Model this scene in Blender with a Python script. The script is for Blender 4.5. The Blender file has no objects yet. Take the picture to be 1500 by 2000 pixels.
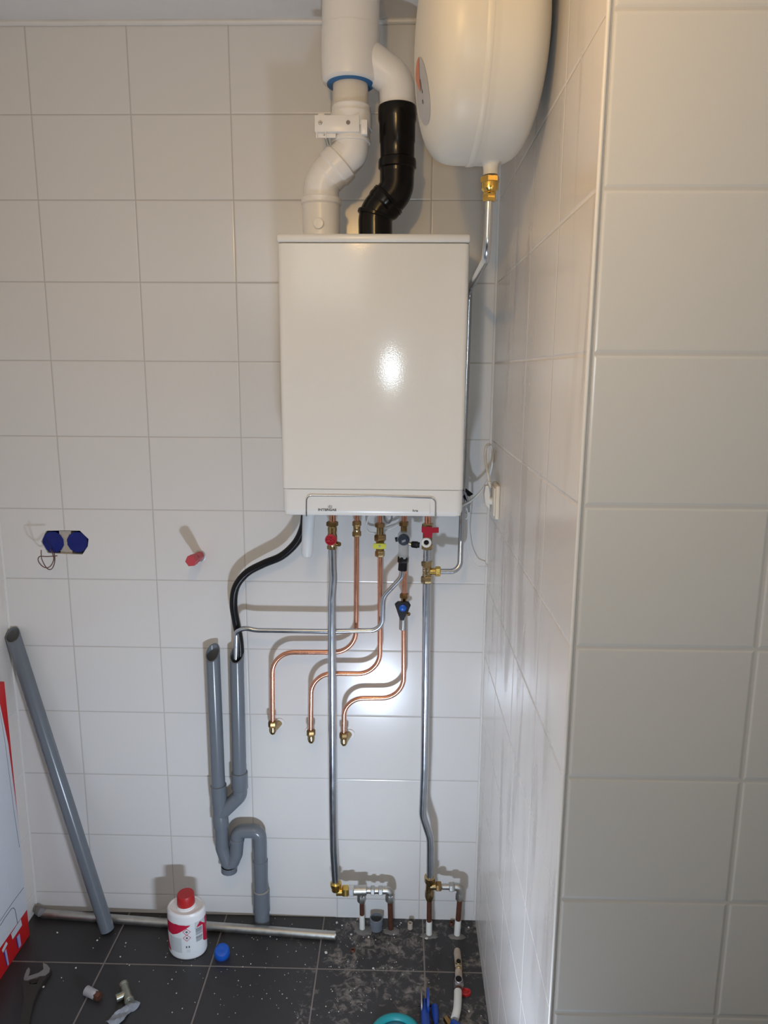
import bpy, bmesh, math, random
from mathutils import Vector, Matrix
random.seed(7)
PI = math.pi
V = Vector
sc = bpy.context.scene
COL = sc.collection

# ------------------------------------------------------------------ camera
CAM = V((0.9309, -1.9371, 1.6403)); F = 1413.3
PITCH, YAW, ROLL = -0.1910, 0.0234, -0.0061
ROT = Matrix.Rotation(YAW, 3, 'Z') @ Matrix.Rotation(PITCH, 3, 'X') @ Matrix.Rotation(ROLL, 3, 'Y')   # columns right, forward, up
cd = bpy.data.cameras.new('camera'); cam = bpy.data.objects.new('camera', cd); COL.objects.link(cam)
cd.sensor_fit = 'VERTICAL'; cd.sensor_height = 36; cd.lens = F/2000*36; cd.clip_start = 0.02
r_, f_, u_ = ROT.col[0], ROT.col[1], ROT.col[2]
m3 = Matrix((r_, u_, -f_)).transposed()
cam.matrix_world = Matrix.Translation(CAM) @ m3.to_4x4()
sc.camera = cam

# ------------------------------------------------------------------ world, lights, exposure
sc.view_settings.view_transform = 'Standard'; sc.view_settings.look = 'None'
sc.view_settings.gamma = 1; sc.view_settings.use_curve_mapping = False
sc.view_settings.exposure = 0.0
w = bpy.data.worlds.new('room_ambient'); sc.world = w; w.use_nodes = True
w.node_tree.nodes['Background'].inputs[0].default_value = (0.62, 0.60, 0.60, 1)
w.node_tree.nodes['Background'].inputs[1].default_value = 0.03
def light(name, kind, loc, target, energy, color, size=0.1, sy=None):
    l = bpy.data.lights.new(name, kind); l.energy = energy; l.color = color
    if kind == 'AREA':
        l.shape = 'RECTANGLE'; l.size = size; l.size_y = sy or size
    else: l.shadow_soft_size = size
    o = bpy.data.objects.new(name, l); COL.objects.link(o); o.location = loc
    o.rotation_euler = (V(target)-V(loc)).to_track_quat('-Z', 'Y').to_euler()
    return o
light('work_lamp', 'AREA', (0.84, -1.06, 0.28), (0.25, 0.0, 1.25), 8.9, (0.70, 0.82, 1.0), 0.10, 0.05)
light('ceiling_lamp', 'POINT', (0.72, -1.42, 2.20), (0.8, 0, 1), 9.6, (1.0, 0.58, 0.17), 0.03)
light('phone_flash', 'POINT', (0.95, -1.94, 1.655), (0.8, 0, 1), 9.8, (0.80, 0.93, 1.0), 0.03)
light('soft_fill', 'AREA', (0.3, -2.6, 2.4), (0.9, 0, 1.6), 5.6, (1.0, 0.97, 0.86), 0.8, 0.8)  # added unseen soft fill, stands in for light bounced around the room

# ------------------------------------------------------------------ helpers
def ray(u, v): return ROT @ V(((u-750)/F, 1, -(v-1000)/F))
def P(u, v, Y): d = ray(u, v); return CAM + d*((Y-CAM.y)/d.y)
def PZ(u, v, Z=0.0): d = ray(u, v); return CAM + d*((Z-CAM.z)/d.z)
def PX(u, v, X): d = ray(u, v); return CAM + d*((X-CAM.x)/d.x)

def obj(name, bm, m, parent=None, angle=35):
    me = bpy.data.meshes.new(name)
    bmesh.ops.recalc_face_normals(bm, faces=bm.faces)
    bm.to_mesh(me); bm.free()
    for p in me.polygons: p.use_smooth = True
    me.set_sharp_from_angle(angle=math.radians(angle))
    for x in (m if isinstance(m, (list, tuple)) else [m]): me.materials.append(x)
    o = bpy.data.objects.new(name, me); COL.objects.link(o)
    if parent:
        root = parent
        off = V((0, 0, 0))
        while root: off += root.location; root = root.parent
        o.parent = parent
        for v in me.vertices: v.co -= off
    return o
def thing(name, label, cat, loc, group=None):
    o = bpy.data.objects.new(name, None); COL.objects.link(o); o.location = loc
    o.empty_display_size = 0.02; o['label'] = label; o['category'] = cat
    if group: o['group'] = group
    return o
def tag(o, label, cat, group=None, kind=None):
    o['label'] = label; o['category'] = cat
    if group: o['group'] = group
    if kind: o['kind'] = kind
    return o
def struct(name, bm, m, parent=None, angle=35):
    o = obj(name, bm, m, parent, angle)
    if not parent: o['kind'] = 'structure'
    return o
B = bmesh.new

def frame(ax):
    ax = V(ax).normalized()
    a = V((0, 0, 1)) if abs(ax.z) < 0.9 else V((1, 0, 0))
    x = ax.cross(a).normalized(); return x, ax.cross(x).normalized(), ax
def lathe(bm, p, ax, prof, seg=32, rot=0.0, sx=1.0, sy=1.0, cap=True):
    """surface of revolution about axis ax from p; prof = [(t, r), ...]"""
    x, y, z = frame(ax); p = V(p); rings = []
    for t, r in prof:
        c = p + z*t
        rings.append([bm.verts.new(c + x*(r*sx*math.cos(rot+2*PI*i/seg)) + y*(r*sy*math.sin(rot+2*PI*i/seg))) for i in range(seg)])
    for a, b in zip(rings, rings[1:]):
        for i in range(seg):
            j = (i+1) % seg
            bm.faces.new((a[i], a[j], b[j], b[i]))
    if cap:
        if prof[0][1] > 1e-6: bm.faces.new(rings[0])
        if prof[-1][1] > 1e-6: bm.faces.new(rings[-1])
    return rings
def cyl(bm, a, b, r, seg=24, ch=0.0):
    a, b = V(a), V(b); L = (b-a).length
    pr = [(0, r), (L, r)] if not ch else [(0, r-ch), (ch, r), (L-ch, r), (L, r-ch)]
    lathe(bm, a, b-a, pr, seg)
def nut(bm, a, b, r, rot=0.3):
    a, b = V(a), V(b); L = (b-a).length
    lathe(bm, a, b-a, [(0, r*.88), (L*.14, r), (L*.86, r), (L, r*.88)], 6, rot)
def pipe(bm, a, b, ro, ri, seg=32, n_top=None, n_bot=None):
    """hollow pipe with optional mitred ends (cut plane normals)"""
    a, b = V(a), V(b); x, y, z = frame(b-a); L = (b-a).length
    def ring(c, r, n):
        out = []
        for i in range(seg):
            q = c + x*(r*math.cos(2*PI*i/seg)) + y*(r*math.sin(2*PI*i/seg))
            if n is not None:
                n = V(n); q += z*(-((q-c).dot(n))/z.dot(n))
            out.append(bm.verts.new(q))
        return out
    R_ = [ring(a, ro, n_bot), ring(b, ro, n_top), ring(b, ri, n_top), ring(a, ri, n_bot)]
    for k in range(4):
        p, q = R_[k], R_[(k+1) % 4]
        for i in range(seg):
            j = (i+1) % seg; bm.faces.new((p[i], p[j], q[j], q[i]))
def fillet(pts, rad, n=8):
    pts = [V(p) for p in pts]; out = [pts[0]]
    for k in range(1, len(pts)-1):
        r = rad[k-1] if isinstance(rad, (list, tuple)) else rad
        a, b, c = pts[k-1], pts[k], pts[k+1]
        d1, d2 = (a-b), (c-b); l1, l2 = d1.length, d2.length; d1.normalize(); d2.normalize()
        ang = d1.angle(d2)
        if ang > PI-0.02: out.append(b); continue
        t = min(r/math.tan(ang/2), l1*.49, l2*.49)
        s, e = b+d1*t, b+d2*t
        rr = t*math.tan(ang/2); bis = (d1+d2).normalized(); cen = b + bis*(rr/math.sin(ang/2))
        v1, v2 = s-cen, e-cen; tot = v1.angle(v2); axx = v1.cross(v2).normalized()
        for i in range(n+1):
            out.append(cen + Matrix.Rotation(tot*i/n, 3, axx) @ v1)
    out.append(pts[-1]); return out
def spline(pts, n=8):
    pts = [V(p) for p in pts]; q = [pts[0]*2-pts[1]] + pts + [pts[-1]*2-pts[-2]]; out = []
    for i in range(1, len(q)-2):
        for k in range(n):
            t = k/n; a, b, c, d = q[i-1], q[i], q[i+1], q[i+2]
            out.append(0.5*((2*b)+(c-a)*t+(2*a-5*b+4*c-d)*t*t+(3*b-a-3*c+d)*t**3))
    out.append(pts[-1]); return out
def tube(bm, pts, r, seg=16, cap=True, closed=False):
    pts = [V(p) for p in pts]; n = len(pts); rings = []
    nx = None
    for i, p in enumerate(pts):
        if closed: t = (pts[(i+1) % n]-pts[i-1]).normalized()
        else: t = (pts[min(i+1, n-1)]-pts[max(i-1, 0)]).normalized()
        if nx is None: nx = frame(t)[0]
        nx = (nx - t*nx.dot(t)).normalized(); ny = t.cross(nx)
        rr = r[i] if isinstance(r, (list, tuple)) else r
        k = 1.0
        rings.append([bm.verts.new(p + nx*(rr*math.cos(2*PI*j/seg)) + ny*(rr*math.sin(2*PI*j/seg))) for j in range(seg)])
    m = n if closed else n-1
    for i in range(m):
        a, b = rings[i], rings[(i+1) % n]
        for j in range(seg):
            k = (j+1) % seg; bm.faces.new((a[j], a[k], b[k], b[j]))
    if cap and not closed: bm.faces.new(rings[0]); bm.faces.new(rings[-1])
def box(bm, lo, hi, bev=0.0, seg=3, edges=None):
    r = bmesh.ops.create_cube(bm, size=1); vs = r['verts']; lo, hi = V(lo), V(hi)
    for v in vs: v.co = V([lo[i]+(v.co[i]+.5)*(hi[i]-lo[i]) for i in range(3)])
    if bev:
        es = list({e for v in vs for e in v.link_edges})
        if edges: es = [e for e in es if edges(e)]
        bmesh.ops.bevel(bm, geom=es, offset=bev, segments=seg, affect='EDGES', profile=0.5)
def prism(bm, pts, ext, both=False):
    pts = [V(p) for p in pts]; ext = V(ext)
    a = [bm.verts.new(p) for p in pts]; b = [bm.verts.new(p+ext) for p in pts]
    bm.faces.new(a); bm.faces.new(b)
    for i in range(len(a)):
        j = (i+1) % len(a); bm.faces.new((a[i], a[j], b[j], b[i]))

# ------------------------------------------------------------------ materials
def new_mat(name):
    m = bpy.data.materials.new(name); m.use_nodes = True
    return m, m.node_tree.nodes, m.node_tree.links, m.node_tree.nodes['Principled BSDF']
def mat(name, col, rough=0.5, metal=0.0, var=0.05, nscale=20, bump=0.0, bscale=60, coat=0.0, trans=0.0, ior=1.45, alpha=1.0, rvar=0.0, spec=0.5):
    m, N, L, b = new_mat(name)
    geo = N.new('ShaderNodeNewGeometry')
    nz = N.new('ShaderNodeTexNoise'); nz.inputs['Scale'].default_value = nscale; nz.inputs['Detail'].default_value = 4
    L.new(geo.outputs['Position'], nz.inputs['Vector'])
    mx = N.new('ShaderNodeMix'); mx.data_type = 'RGBA'
    c0 = [max(0, c*(1-var)) for c in col]; c1 = [min(1, c*(1+var)) for c in col]
    mx.inputs[6].default_value = (*c0, 1); mx.inputs[7].default_value = (*c1, 1)
    L.new(nz.outputs['Fac'], mx.inputs[0]); L.new(mx.outputs[2], b.inputs['Base Color'])
    b.inputs['Roughness'].default_value = rough; b.inputs['Metallic'].default_value = metal
    b.inputs['Specular IOR Level'].default_value = spec
    b.inputs['Coat Weight'].default_value = coat; b.inputs['Coat Roughness'].default_value = 0.08
    b.inputs['Transmission Weight'].default_value = trans; b.inputs['IOR'].default_value = ior; b.inputs['Alpha'].default_value = alpha
    if rvar:
        mr = N.new('ShaderNodeMapRange'); mr.inputs['To Min'].default_value = max(.02, rough-rvar); mr.inputs['To Max'].default_value = rough+rvar
        L.new(nz.outputs['Fac'], mr.inputs['Value']); L.new(mr.outputs['Result'], b.inputs['Roughness'])
    if bump:
        n2 = N.new('ShaderNodeTexNoise'); n2.inputs['Scale'].default_value = bscale; n2.inputs['Detail'].default_value = 3
        L.new(geo.outputs['Position'], n2.inputs['Vector'])
        bp = N.new('ShaderNodeBump'); bp.inputs['Strength'].default_value = bump; bp.inputs['Distance'].default_value = 0.001
        L.new(n2.outputs['Fac'], bp.inputs['Height']); L.new(bp.outputs['Normal'], b.inputs['Normal'])
    return m

def tile_mat(name, ua, ou, tw, va, ov, th, g, tile, grout, rough=0.2, tilt=0.006, smear=0.0, dust=0.0, bstr=0.6, rowlim=None):
    m, N, L, b = new_mat(name)
    geo = N.new('ShaderNodeNewGeometry'); sx = N.new('ShaderNodeSeparateXYZ'); L.new(geo.outputs['Position'], sx.inputs[0])
    def M(op, a, c=None, d=None, clamp=False):
        n = N.new('ShaderNodeMath'); n.operation = op; n.use_clamp = clamp
        for i, x in enumerate((a, c, d)):
            if x is None: continue
            if isinstance(x, (int, float)): n.inputs[i].default_value = x
            else: L.new(x, n.inputs[i])
        return n.outputs[0]
    def cell(axis, off, size):
        q = M('DIVIDE', M('SUBTRACT', sx.outputs[axis], off), size)
        fr = M('FRACT', q)
        d = M('MULTIPLY', M('SUBTRACT', 0.5, M('ABSOLUTE', M('SUBTRACT', fr, 0.5))), size)
        return d, M('FLOOR', q)
    du, iu = cell(ua, ou, tw); dv, iv = cell(va, ov, th)
    d = M('MINIMUM', du, dv)
    mr = N.new('ShaderNodeMapRange'); mr.interpolation_type = 'SMOOTHSTEP'
    mr.inputs['From Min'].default_value = g*.35; mr.inputs['From Max'].default_value = g*.75; L.new(d, mr.inputs['Value'])
    h = N.new('ShaderNodeMapRange'); h.interpolation_type = 'SMOOTHSTEP'
    h.inputs['From Min'].default_value = g*.3; h.inputs['From Max'].default_value = g*1.6; L.new(d, h.inputs['Value'])
    cb = N.new('ShaderNodeCombineXYZ'); L.new(iu, cb.inputs[0]); L.new(iv, cb.inputs[1])
    wn = N.new('ShaderNodeTexWhiteNoise'); L.new(cb.outputs[0], wn.inputs['Vector'])
    vm = N.new('ShaderNodeVectorMath'); vm.operation = 'SUBTRACT'; L.new(wn.outputs['Color'], vm.inputs[0]); vm.inputs[1].default_value = (.5, .5, .5)
    vs = N.new('ShaderNodeVectorMath'); vs.operation = 'SCALE'; L.new(vm.outputs[0], vs.inputs[0]); vs.inputs['Scale'].default_value = tilt
    va_ = N.new('ShaderNodeVectorMath'); va_.operation = 'ADD'; L.new(vs.outputs[0], va_.inputs[0]); L.new(geo.outputs['Normal'], va_.inputs[1])
    vn = N.new('ShaderNodeVectorMath'); vn.operation = 'NORMALIZE'; L.new(va_.outputs[0], vn.inputs[0])
    n1 = N.new('ShaderNodeTexNoise'); n1.inputs['Scale'].default_value = 9; n1.inputs['Detail'].default_value = 2; L.new(geo.outputs['Position'], n1.inputs['Vector'])
    hh = M('ADD', h.outputs[0], M('MULTIPLY', n1.outputs['Fac'], 0.25))
    bp = N.new('ShaderNodeBump'); bp.inputs['Strength'].default_value = bstr; bp.inputs['Distance'].default_value = 0.0012
    L.new(hh, bp.inputs['Height']); L.new(vn.outputs[0], bp.inputs['Normal']); L.new(bp.outputs[0], b.inputs['Normal'])
    mx = N.new('ShaderNodeMix'); mx.data_type = 'RGBA'; mx.inputs[6].default_value = (*grout, 1); mx.inputs[7].default_value = (*tile, 1)
    L.new(mr.outputs[0], mx.inputs[0]); colr = mx.outputs[2]
    rg = N.new('ShaderNodeMapRange'); rg.inputs['To Min'].default_value = 0.8; rg.inputs['To Max'].default_value = rough; L.new(mr.outputs[0], rg.inputs['Value'])
    ro = rg.outputs[0]
    if smear:   # wiped plaster dust: long vertical streaks
        mp = N.new('ShaderNodeMapping'); mp.inputs['Scale'].default_value = (1, 13, 2.2); mp.inputs['Rotation'].default_value = (0.12, 0, 0)
        L.new(geo.outputs['Position'], mp.inputs['Vector'])
        n2 = N.new('ShaderNodeTexNoise'); n2.inputs['Scale'].default_value = 1.0; n2.inputs['Detail'].default_value = 3; n2.inputs['Roughness'].default_value = .5
        n2.inputs['Distortion'].default_value = 0.6; L.new(mp.outputs[0], n2.inputs['Vector'])
        n3 = N.new('ShaderNodeTexNoise'); n3.inputs['Scale'].default_value = 3.0; L.new(geo.outputs['Position'], n3.inputs['Vector'])
        k = M('MULTIPLY', M('MULTIPLY', M('SUBTRACT', n2.outputs['Fac'], 0.5, clamp=True), 7.0, clamp=True), M('MULTIPLY', M('SUBTRACT', n3.outputs['Fac'], 0.42, clamp=True), 6.0, clamp=True))
        k = M('MULTIPLY', k, smear)
        m2 = N.new('ShaderNodeMix'); m2.data_type = 'RGBA'; m2.inputs[7].default_value = (0.36, 0.33, 0.31, 1)
        L.new(k, m2.inputs[0]); L.new(colr, m2.inputs[6]); colr = m2.outputs[2]
        ro = M('ADD', ro, M('MULTIPLY', k, 0.25))
    if dust:   # mortar dust and spills on the floor, thicker towards the corner
        n2 = N.new('ShaderNodeTexNoise'); n2.inputs['Scale'].default_value = 7; n2.inputs['Detail'].default_value = 8; n2.inputs['Roughness'].default_value = .68; L.new(geo.outputs['Position'], n2.inputs['Vector'])
        n3 = N.new('ShaderNodeTexNoise'); n3.inputs['Scale'].default_value = 45; n3.inputs['Detail'].default_value = 6; n3.inputs['Roughness'].default_value = .7; n3.inputs['Distortion'].default_value = .8; L.new(geo.outputs['Position'], n3.inputs['Vector'])
        gx = N.new('ShaderNodeMapRange'); gx.inputs['From Min'].default_value = 0.35; gx.inputs['From Max'].default_value = 0.80; gx.inputs['To Min'].default_value = -0.10; gx.inputs['To Max'].default_value = 0.07; L.new(sx.outputs[0], gx.inputs['Value'])
        a = M('ADD', M('MULTIPLY', n2.outputs['Fac'], .5), M('MULTIPLY', n3.outputs['Fac'], .5))
        k = M('MULTIPLY', M('SUBTRACT', M('ADD', a, gx.outputs[0]), 0.575, clamp=True), 10.0, clamp=True)
        k = M('MULTIPLY', k, dust)
        m2 = N.new('ShaderNodeMix'); m2.data_type = 'RGBA'; m2.inputs[7].default_value = (0.27, 0.245, 0.22, 1)
        L.new(k, m2.inputs[0]); L.new(colr, m2.inputs[6]); colr = m2.outputs[2]
        ro = M('ADD', ro, M('MULTIPLY', k, 0.4))
    L.new(colr, b.inputs['Base Color']); L.new(ro, b.inputs['Roughness'])
    return m

TW, TH, ZG = 0.25, 0.20, 2.265
M_back = tile_mat('white_wall_tile', 0, 0.0, TW, 2, ZG, TH, 0.0026, (.70, .69, .675), (.50, .48, .455), 0.22, bstr=.4)
M_side = tile_mat('dusty_wall_tile', 1, 0.0, TW, 2, ZG, TH, 0.0028, (.75, .715, .68), (.74, .72, .70), 0.22, smear=0.45)
M_frnt = tile_mat('front_wall_tile', 0, 1.4269, TW, 2, ZG, TH, 0.0038, (.70, .69, .675), (.62, .60, .58), 0.28)
M_floor = tile_mat('dark_floor_tile', 0, 0.109, 0.3007, 1, -0.197, 0.6, 0.0036, (.030, .029, .031), (.20, .18, .165), 0.42, tilt=.004, dust=0.9)
M_ceil = mat('ceiling_paint', (.78, .77, .76), .8, bump=.2, bscale=90)
M_cement = mat('cement', (.17, .165, .16), .9, var=.3, nscale=60, bump=1, bscale=120)
M_plast = mat('plaster', (.42, .38, .33), .9, var=.2, nscale=50, bump=.8, bscale=100)
M_silic = mat('white_silicone', (.72, .71, .69), .35)
M_boil = mat('white_enamel', (.80, .80, .775), .12, var=.01, bump=.10, bscale=300)
M_boil2 = mat('white_plastic_panel', (.80, .80, .78), .26, var=.01)
M_grey = mat('dark_seam', (.10, .10, .10), .7)
M_chrome = mat('chrome', (.80, .80, .82), .08, 1)
M_ink = mat('dark_grey_print', (.10, .10, .11), .6)
M_printglint = mat('pale_print_and_glint', (.55, .55, .55), .6)  # pale print, also the painted glints on the safety valve cap
M_pvcw = mat('white_pvc', (.84, .82, .79), .30, var=.02)
M_pvcw2 = mat('cream_pvc', (.72, .66, .57), .42, var=.02)
M_ring = mat('blue_rubber', (.03, .15, .36), .5)
M_black = mat('black_pvc', (.005, .004, .0035), .20, var=.2, spec=.35)
M_blackp = mat('black_plastic', (.006, .006, .007), .32, var=.2, spec=.35)
M_tank = mat('cream_enamel', (.66, .63, .56), .38, var=.02, bump=.1, bscale=30)
M_steel = mat('galvanised_steel', (.56, .60, .65), .24, 1, var=.10, nscale=35, rvar=.08)
M_steel2 = mat('dull_zinc', (.50, .50, .47), .42, 1, var=.2, nscale=60, rvar=.12, bump=.3, bscale=150)
M_cop = mat('copper', (.80, .40, .27), .26, 1, var=.14, nscale=40, rvar=.07)
M_copold = mat('tarnished_copper', (.13, .052, .032), .5, .4, var=.5, nscale=70, bump=.3)
M_brass = mat('brass', (.44, .33, .17), .25, 1, var=.2, nscale=90, rvar=.1)
M_brassd = mat('dark_brass', (.30, .19, .08), .36, 1, var=.25, nscale=90)
M_brassy = mat('yellow_brass', (.70, .47, .13), .2, 1, var=.1, nscale=60)
M_red = mat('red_plastic', (.42, .012, .03), .35)
M_redc = mat('red_cap', (.45, .02, .02), .42)
M_redp = mat('coral_red_plastic', (.50, .06, .08), .5)
M_redshade = mat('shaded_red_recess', (.14, .015, .02), .7)  # shaded copy of the coral red, darkens the plug recess
M_yel = mat('yellow_plastic', (.62, .62, .07), .4)
M_blue = mat('blue_plastic', (.01, .09, .45), .35)
M_blued = mat('navy_box_plastic', (.004, .012, .16), .42, var=.3, bump=.5, bscale=40)
M_gpvc = mat('grey_pvc', (.145, .165, .19), .24, var=.05)
M_gpvci = mat('grey_pvc_cut', (.24, .22, .20), .55)
M_glue = mat('dry_glue', (.30, .28, .24), .5, var=.3)
M_sleeve = mat('white_sleeve', (.72, .72, .68), .5)
M_clear = mat('frosted_plastic', (.80, .84, .86), .35, alpha=.62)
M_clear2 = mat('smoky_clear_plastic', (.55, .57, .58), .15, alpha=.55)
M_cable = mat('white_cable', (.72, .72, .70), .45)
M_cabled = mat('grey_cable', (.22, .22, .22), .5)
M_wirebr = mat('brown_wire', (.13, .065, .05), .45)
M_sock = mat('cream_socket_plastic', (.74, .69, .60), .35)
M_bott = mat('white_bottle_plastic', (.78, .78, .78), .35)
M_labw = mat('white_label', (.70, .74, .75), .45)
M_labr = mat('red_label', (.50, .015, .05), .4)
M_labg = mat('grey_label', (.52, .56, .57), .5)
M_card = mat('printed_carton', (.62, .65, .70), .5, var=.02)
M_cardr = mat('red_carton', (.55, .012, .015), .45)
M_cardk = mat('brown_board', (.40, .28, .17), .8)
M_purp = mat('violet_print', (.07, .04, .25), .5)
M_purl = mat('pale_violet_print', (.42, .38, .66), .5)
M_wren = mat('dark_tool_steel', (.05, .042, .038), .5, .4, bump=.3)
M_jaw = mat('worn_jaw_steel', (.30, .28, .27), .45, .6)
M_foil = mat('crumpled_film', (.26, .29, .34), .25, var=.3, nscale=80, bump=.8, bscale=120)
M_teal = mat('teal_plastic', (.01, .28, .32), .4)
M_teald = mat('dark_teal_plastic', (.005, .09, .13), .5)
M_tblue = mat('blue_tool_grip', (.012, .05, .28), .32)
M_tan = mat('lime_scaled_metal', (.46, .40, .33), .6, var=.25, nscale=80, bump=.5)
M_holeshade = mat('black_hole_shade', (.006, .005, .005), .9)  # black that paints the shade inside openings and gaps
M_chip = mat('plaster_crumbs', (.62, .60, .56), .8)
M_stick1 = mat('orange_sticker', (.60, .20, .10), .5)
M_stick2 = mat('grey_sticker', (.42, .42, .44), .4)

# ================================================================== SETTING
XL, XR, YF, ZC = -0.187, 1.171, -0.9731, 2.474
YB = -3.4
bm = B()      # back wall with the double socket opening cut through it
hole_px = [(80, 1058), (90, 1036.5), (127, 1036), (156, 1036.5), (173, 1053), (171.5, 1067), (161, 1083), (127, 1082), (93, 1080)]
outer = [V((XL-.02, 0, -.02)), V((XR+.02, 0, -.02)), V((XR+.02, 0, ZC+.02)), V((XL-.02, 0, ZC+.02))]
inner = [P(u, v, 0) for u, v in hole_px]
ed = []
for loop in (outer, inner):
    vs = [bm.verts.new(p) for p in loop]
    for i in range(len(vs)): ed.append(bm.edges.new((vs[i], vs[(i+1) % len(vs)])))
fr = bmesh.ops.triangle_fill(bm, use_beauty=True, use_dissolve=False, edges=ed)
fs = [g for g in fr['geom'] if isinstance(g, bmesh.types.BMFace)]
ex = bmesh.ops.extrude_face_region(bm, geom=fs)
for g in ex['geom']:
    if isinstance(g, bmesh.types.BMVert): g.co.y += 0.07
struct('wall_back', bm, M_back, angle=20)
bm = B(); box(bm, (XR, YF+.003, -.02), (XR+.06, 0.05, ZC+.02)); struct('wall_right', bm, M_side)
bm = B(); box(bm, (XR+.0062, YF-.0008, -.02), (2.6, YF+.05, ZC+.02)); struct('wall_front_right', bm, M_frnt)
bm = B()
prism(bm, [(-.182, .05, -.02), (-.182, YB, -.02), (-.26, YB, -.02), (-.26, .05, -.02)], (0, 0, ZC+.04))
struct('wall_left', bm, M_side)
bm = B(); box(bm, (-.26, YB, -.05), (2.6, 0.02, 0)); struct('floor', bm, M_floor)
bm = B(); box(bm, (-.26, YB, ZC), (2.6, 0.02, ZC+.05)); struct('ceiling', bm, M_ceil)
bm = B()      # white filler bead where ceiling meets back wall
tube(bm, [V((XL+.002+i*.0905, -.003, ZC-.004+random.uniform(-.001, .001))) for i in range(16)], .007, 10)
struct('trim_1', bm, M_silic)
bm = B()      # white tile corner profile
tube(bm, [V((XR+.0016, YF+.0022, 0)), V((XR+.0016, YF+.0022, ZC))], .0032, 12); struct('trim_2', bm, M_silic)
bm = B(); tube(bm, [V((XR-.001, -.001, 0.02)), V((XR-.001, -.001, ZC))], .0045, 8); struct('trim_3', bm, M_silic)
bm = B(); tube(bm, [V((-.181, -.001, 0.02)), V((-.181, -.001, ZC))], .0045, 8); struct('trim_4', bm, M_silic)

# ================================================================== BOILER
bx0, bx1, by = 0.645, 1.0805, -0.22
boiler = thing('boiler', 'large white wall-hung gas boiler in the middle of the tiled wall', 'boiler', (.863, -.11, 1.295))
vfront = lambda e: all(v.co.y < by+.001 for v in e.verts) and abs(e.verts[0].co.x-e.verts[1].co.x) < 1e-4
bm = B(); box(bm, (bx0+.004, by+.004, 1.30), (bx1-.004, -.001, 1.9262), .008, 3, lambda e: abs(e.verts[0].co.z-e.verts[1].co.z) > .1)
obj('casing', bm, M_boil2, boiler)
bm = B(); box(bm, (bx0, by, 1.3636), (bx1, by+.07, 1.9247), .011, 4, vfront); obj('front_panel', bm, M_boil, boiler)
bm = B(); box(bm, (bx0-.0015, by-.0015, 1.9276), (bx1+.0015, -.002, 1.9465), .006, 3, lambda e: True); obj('top_cover', bm, M_boil2, boiler)
bm = B(); box(bm, (bx0, by, 1.2955), (bx1, by+.14, 1.3618), .018, 5, lambda e: (all(v.co.z < 1.296 for v in e.verts) and not all(v.co.y > by+.13 for v in e.verts)) or vfront(e)); lower = obj('lower_panel', bm, M_boil2, boiler)
bm = B()
tp = [P(u, v, by-.0008) for u, v in ((598, 1008), (598.5, 967.5), (725, 969), (851, 972.5), (850.5, 1012))]
tube(bm, fillet(tp, [.013, .01, .013]), .0024, 10); obj('chrome_strip', bm, M_chrome, boiler)['label'] = 'chrome trim strip'
def text_mesh(name, s, m, loc, size, parent, sx=1.0, bold=0.0, rot=0.0, ext=0.0002):
    c = bpy.data.curves.new(name, 'FONT'); c.body = s; c.size = 1; c.offset = bold; c.extrude = 0.0
    t = bpy.data.objects.new('tmp', c); COL.objects.link(t)
    dg = bpy.context.evaluated_depsgraph_get(); me = bpy.data.meshes.new_from_object(t.evaluated_get(dg))
    bpy.data.objects.remove(t); bpy.data.curves.remove(c)
    bmx = bmesh.new(); bmx.from_mesh(me); bpy.data.meshes.remove(me)
    ca, sa = math.cos(rot), math.sin(rot)
    for v in bmx.verts:
        a, b_ = v.co.x*size*sx, v.co.y*size
        v.co = V(loc) + V((a*ca-b_*sa, 0, a*sa+b_*ca))
    r = bmesh.ops.extrude_face_region(bmx, geom=bmx.faces[:])
    for g in r['geom']:
        if isinstance(g, bmesh.types.BMVert): g.co.y -= ext
    return obj(name, bmx, m, parent)
text_mesh('lettering', 'INTERGAS', M_ink, P(621, 997.5, by-.0002), .0078, boiler, 1.24, .035)
text_mesh('lettering', 'hre', M_ink, P(805.5, 999.5, by-.0002), .0088, boiler, 1.12, .01)
bm = B()
for i, (h, s) in enumerate(((5, -.3), (6, -.1), (6, .1), (5, .3))):
    a = P(641.5+i*2.1, 992.5, by-.0003); b = P(641.5+i*2.1+s, 992.5-h, by-.0003)
    prism(bm, [a+V((-.0005, 0, 0)), a+V((.0005, 0, 0)), b+V((.0005, 0, 0)), b+V((-.0005, 0, 0))], (0, -.0002, 0))
obj('logo', bm, M_ink, boiler)
bm = B()
for i in range(9):
    a = P(839.5+(i % 2)*.8, 1003-i*2.6, by-.0003); box(bm, a+V((-.0006, -.0002, -.0008)), a+V((.0006, 0, .0008)))
obj('side_print', bm, M_printglint, boiler)

# condensate cup below the boiler
cup = thing('siphon_cup', 'milky translucent siphon cup hanging under the left of the boiler', 'siphon', (.70, -.10, 1.2))
bm = B(); a = P(603.5, 1000, -.10); b = P(599.5, 1086, -.10)
L = (b-a).length
lathe(bm, a, b-a, [(0, .0165), (L*.93, .0148), (L, .012)], 28); obj('cup_body', bm, M_clear, cup)

# ================================================================== FITTINGS under the boiler
def comp(name, label, cat, at_, group=None): return thing(name, label, cat, at_, group)
def line(parent, name, m, u0, v0, u1, v1, Y, r, kind='cyl', seg=24, Y1=None, ch=.0006):
    bm = B(); a = P(u0, v0, Y); b = P(u1, v1, Y if Y1 is None else Y1)
    if kind == 'nut': nut(bm, a, b, r)
    else: cyl(bm, a, b, r, seg, ch)
    return obj(name, bm, m, parent)

YS, YC = -.078, -.042           # plane of the steel risers / of the copper pipes
SL = 'heating and water pipe tails of the boiler'
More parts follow.
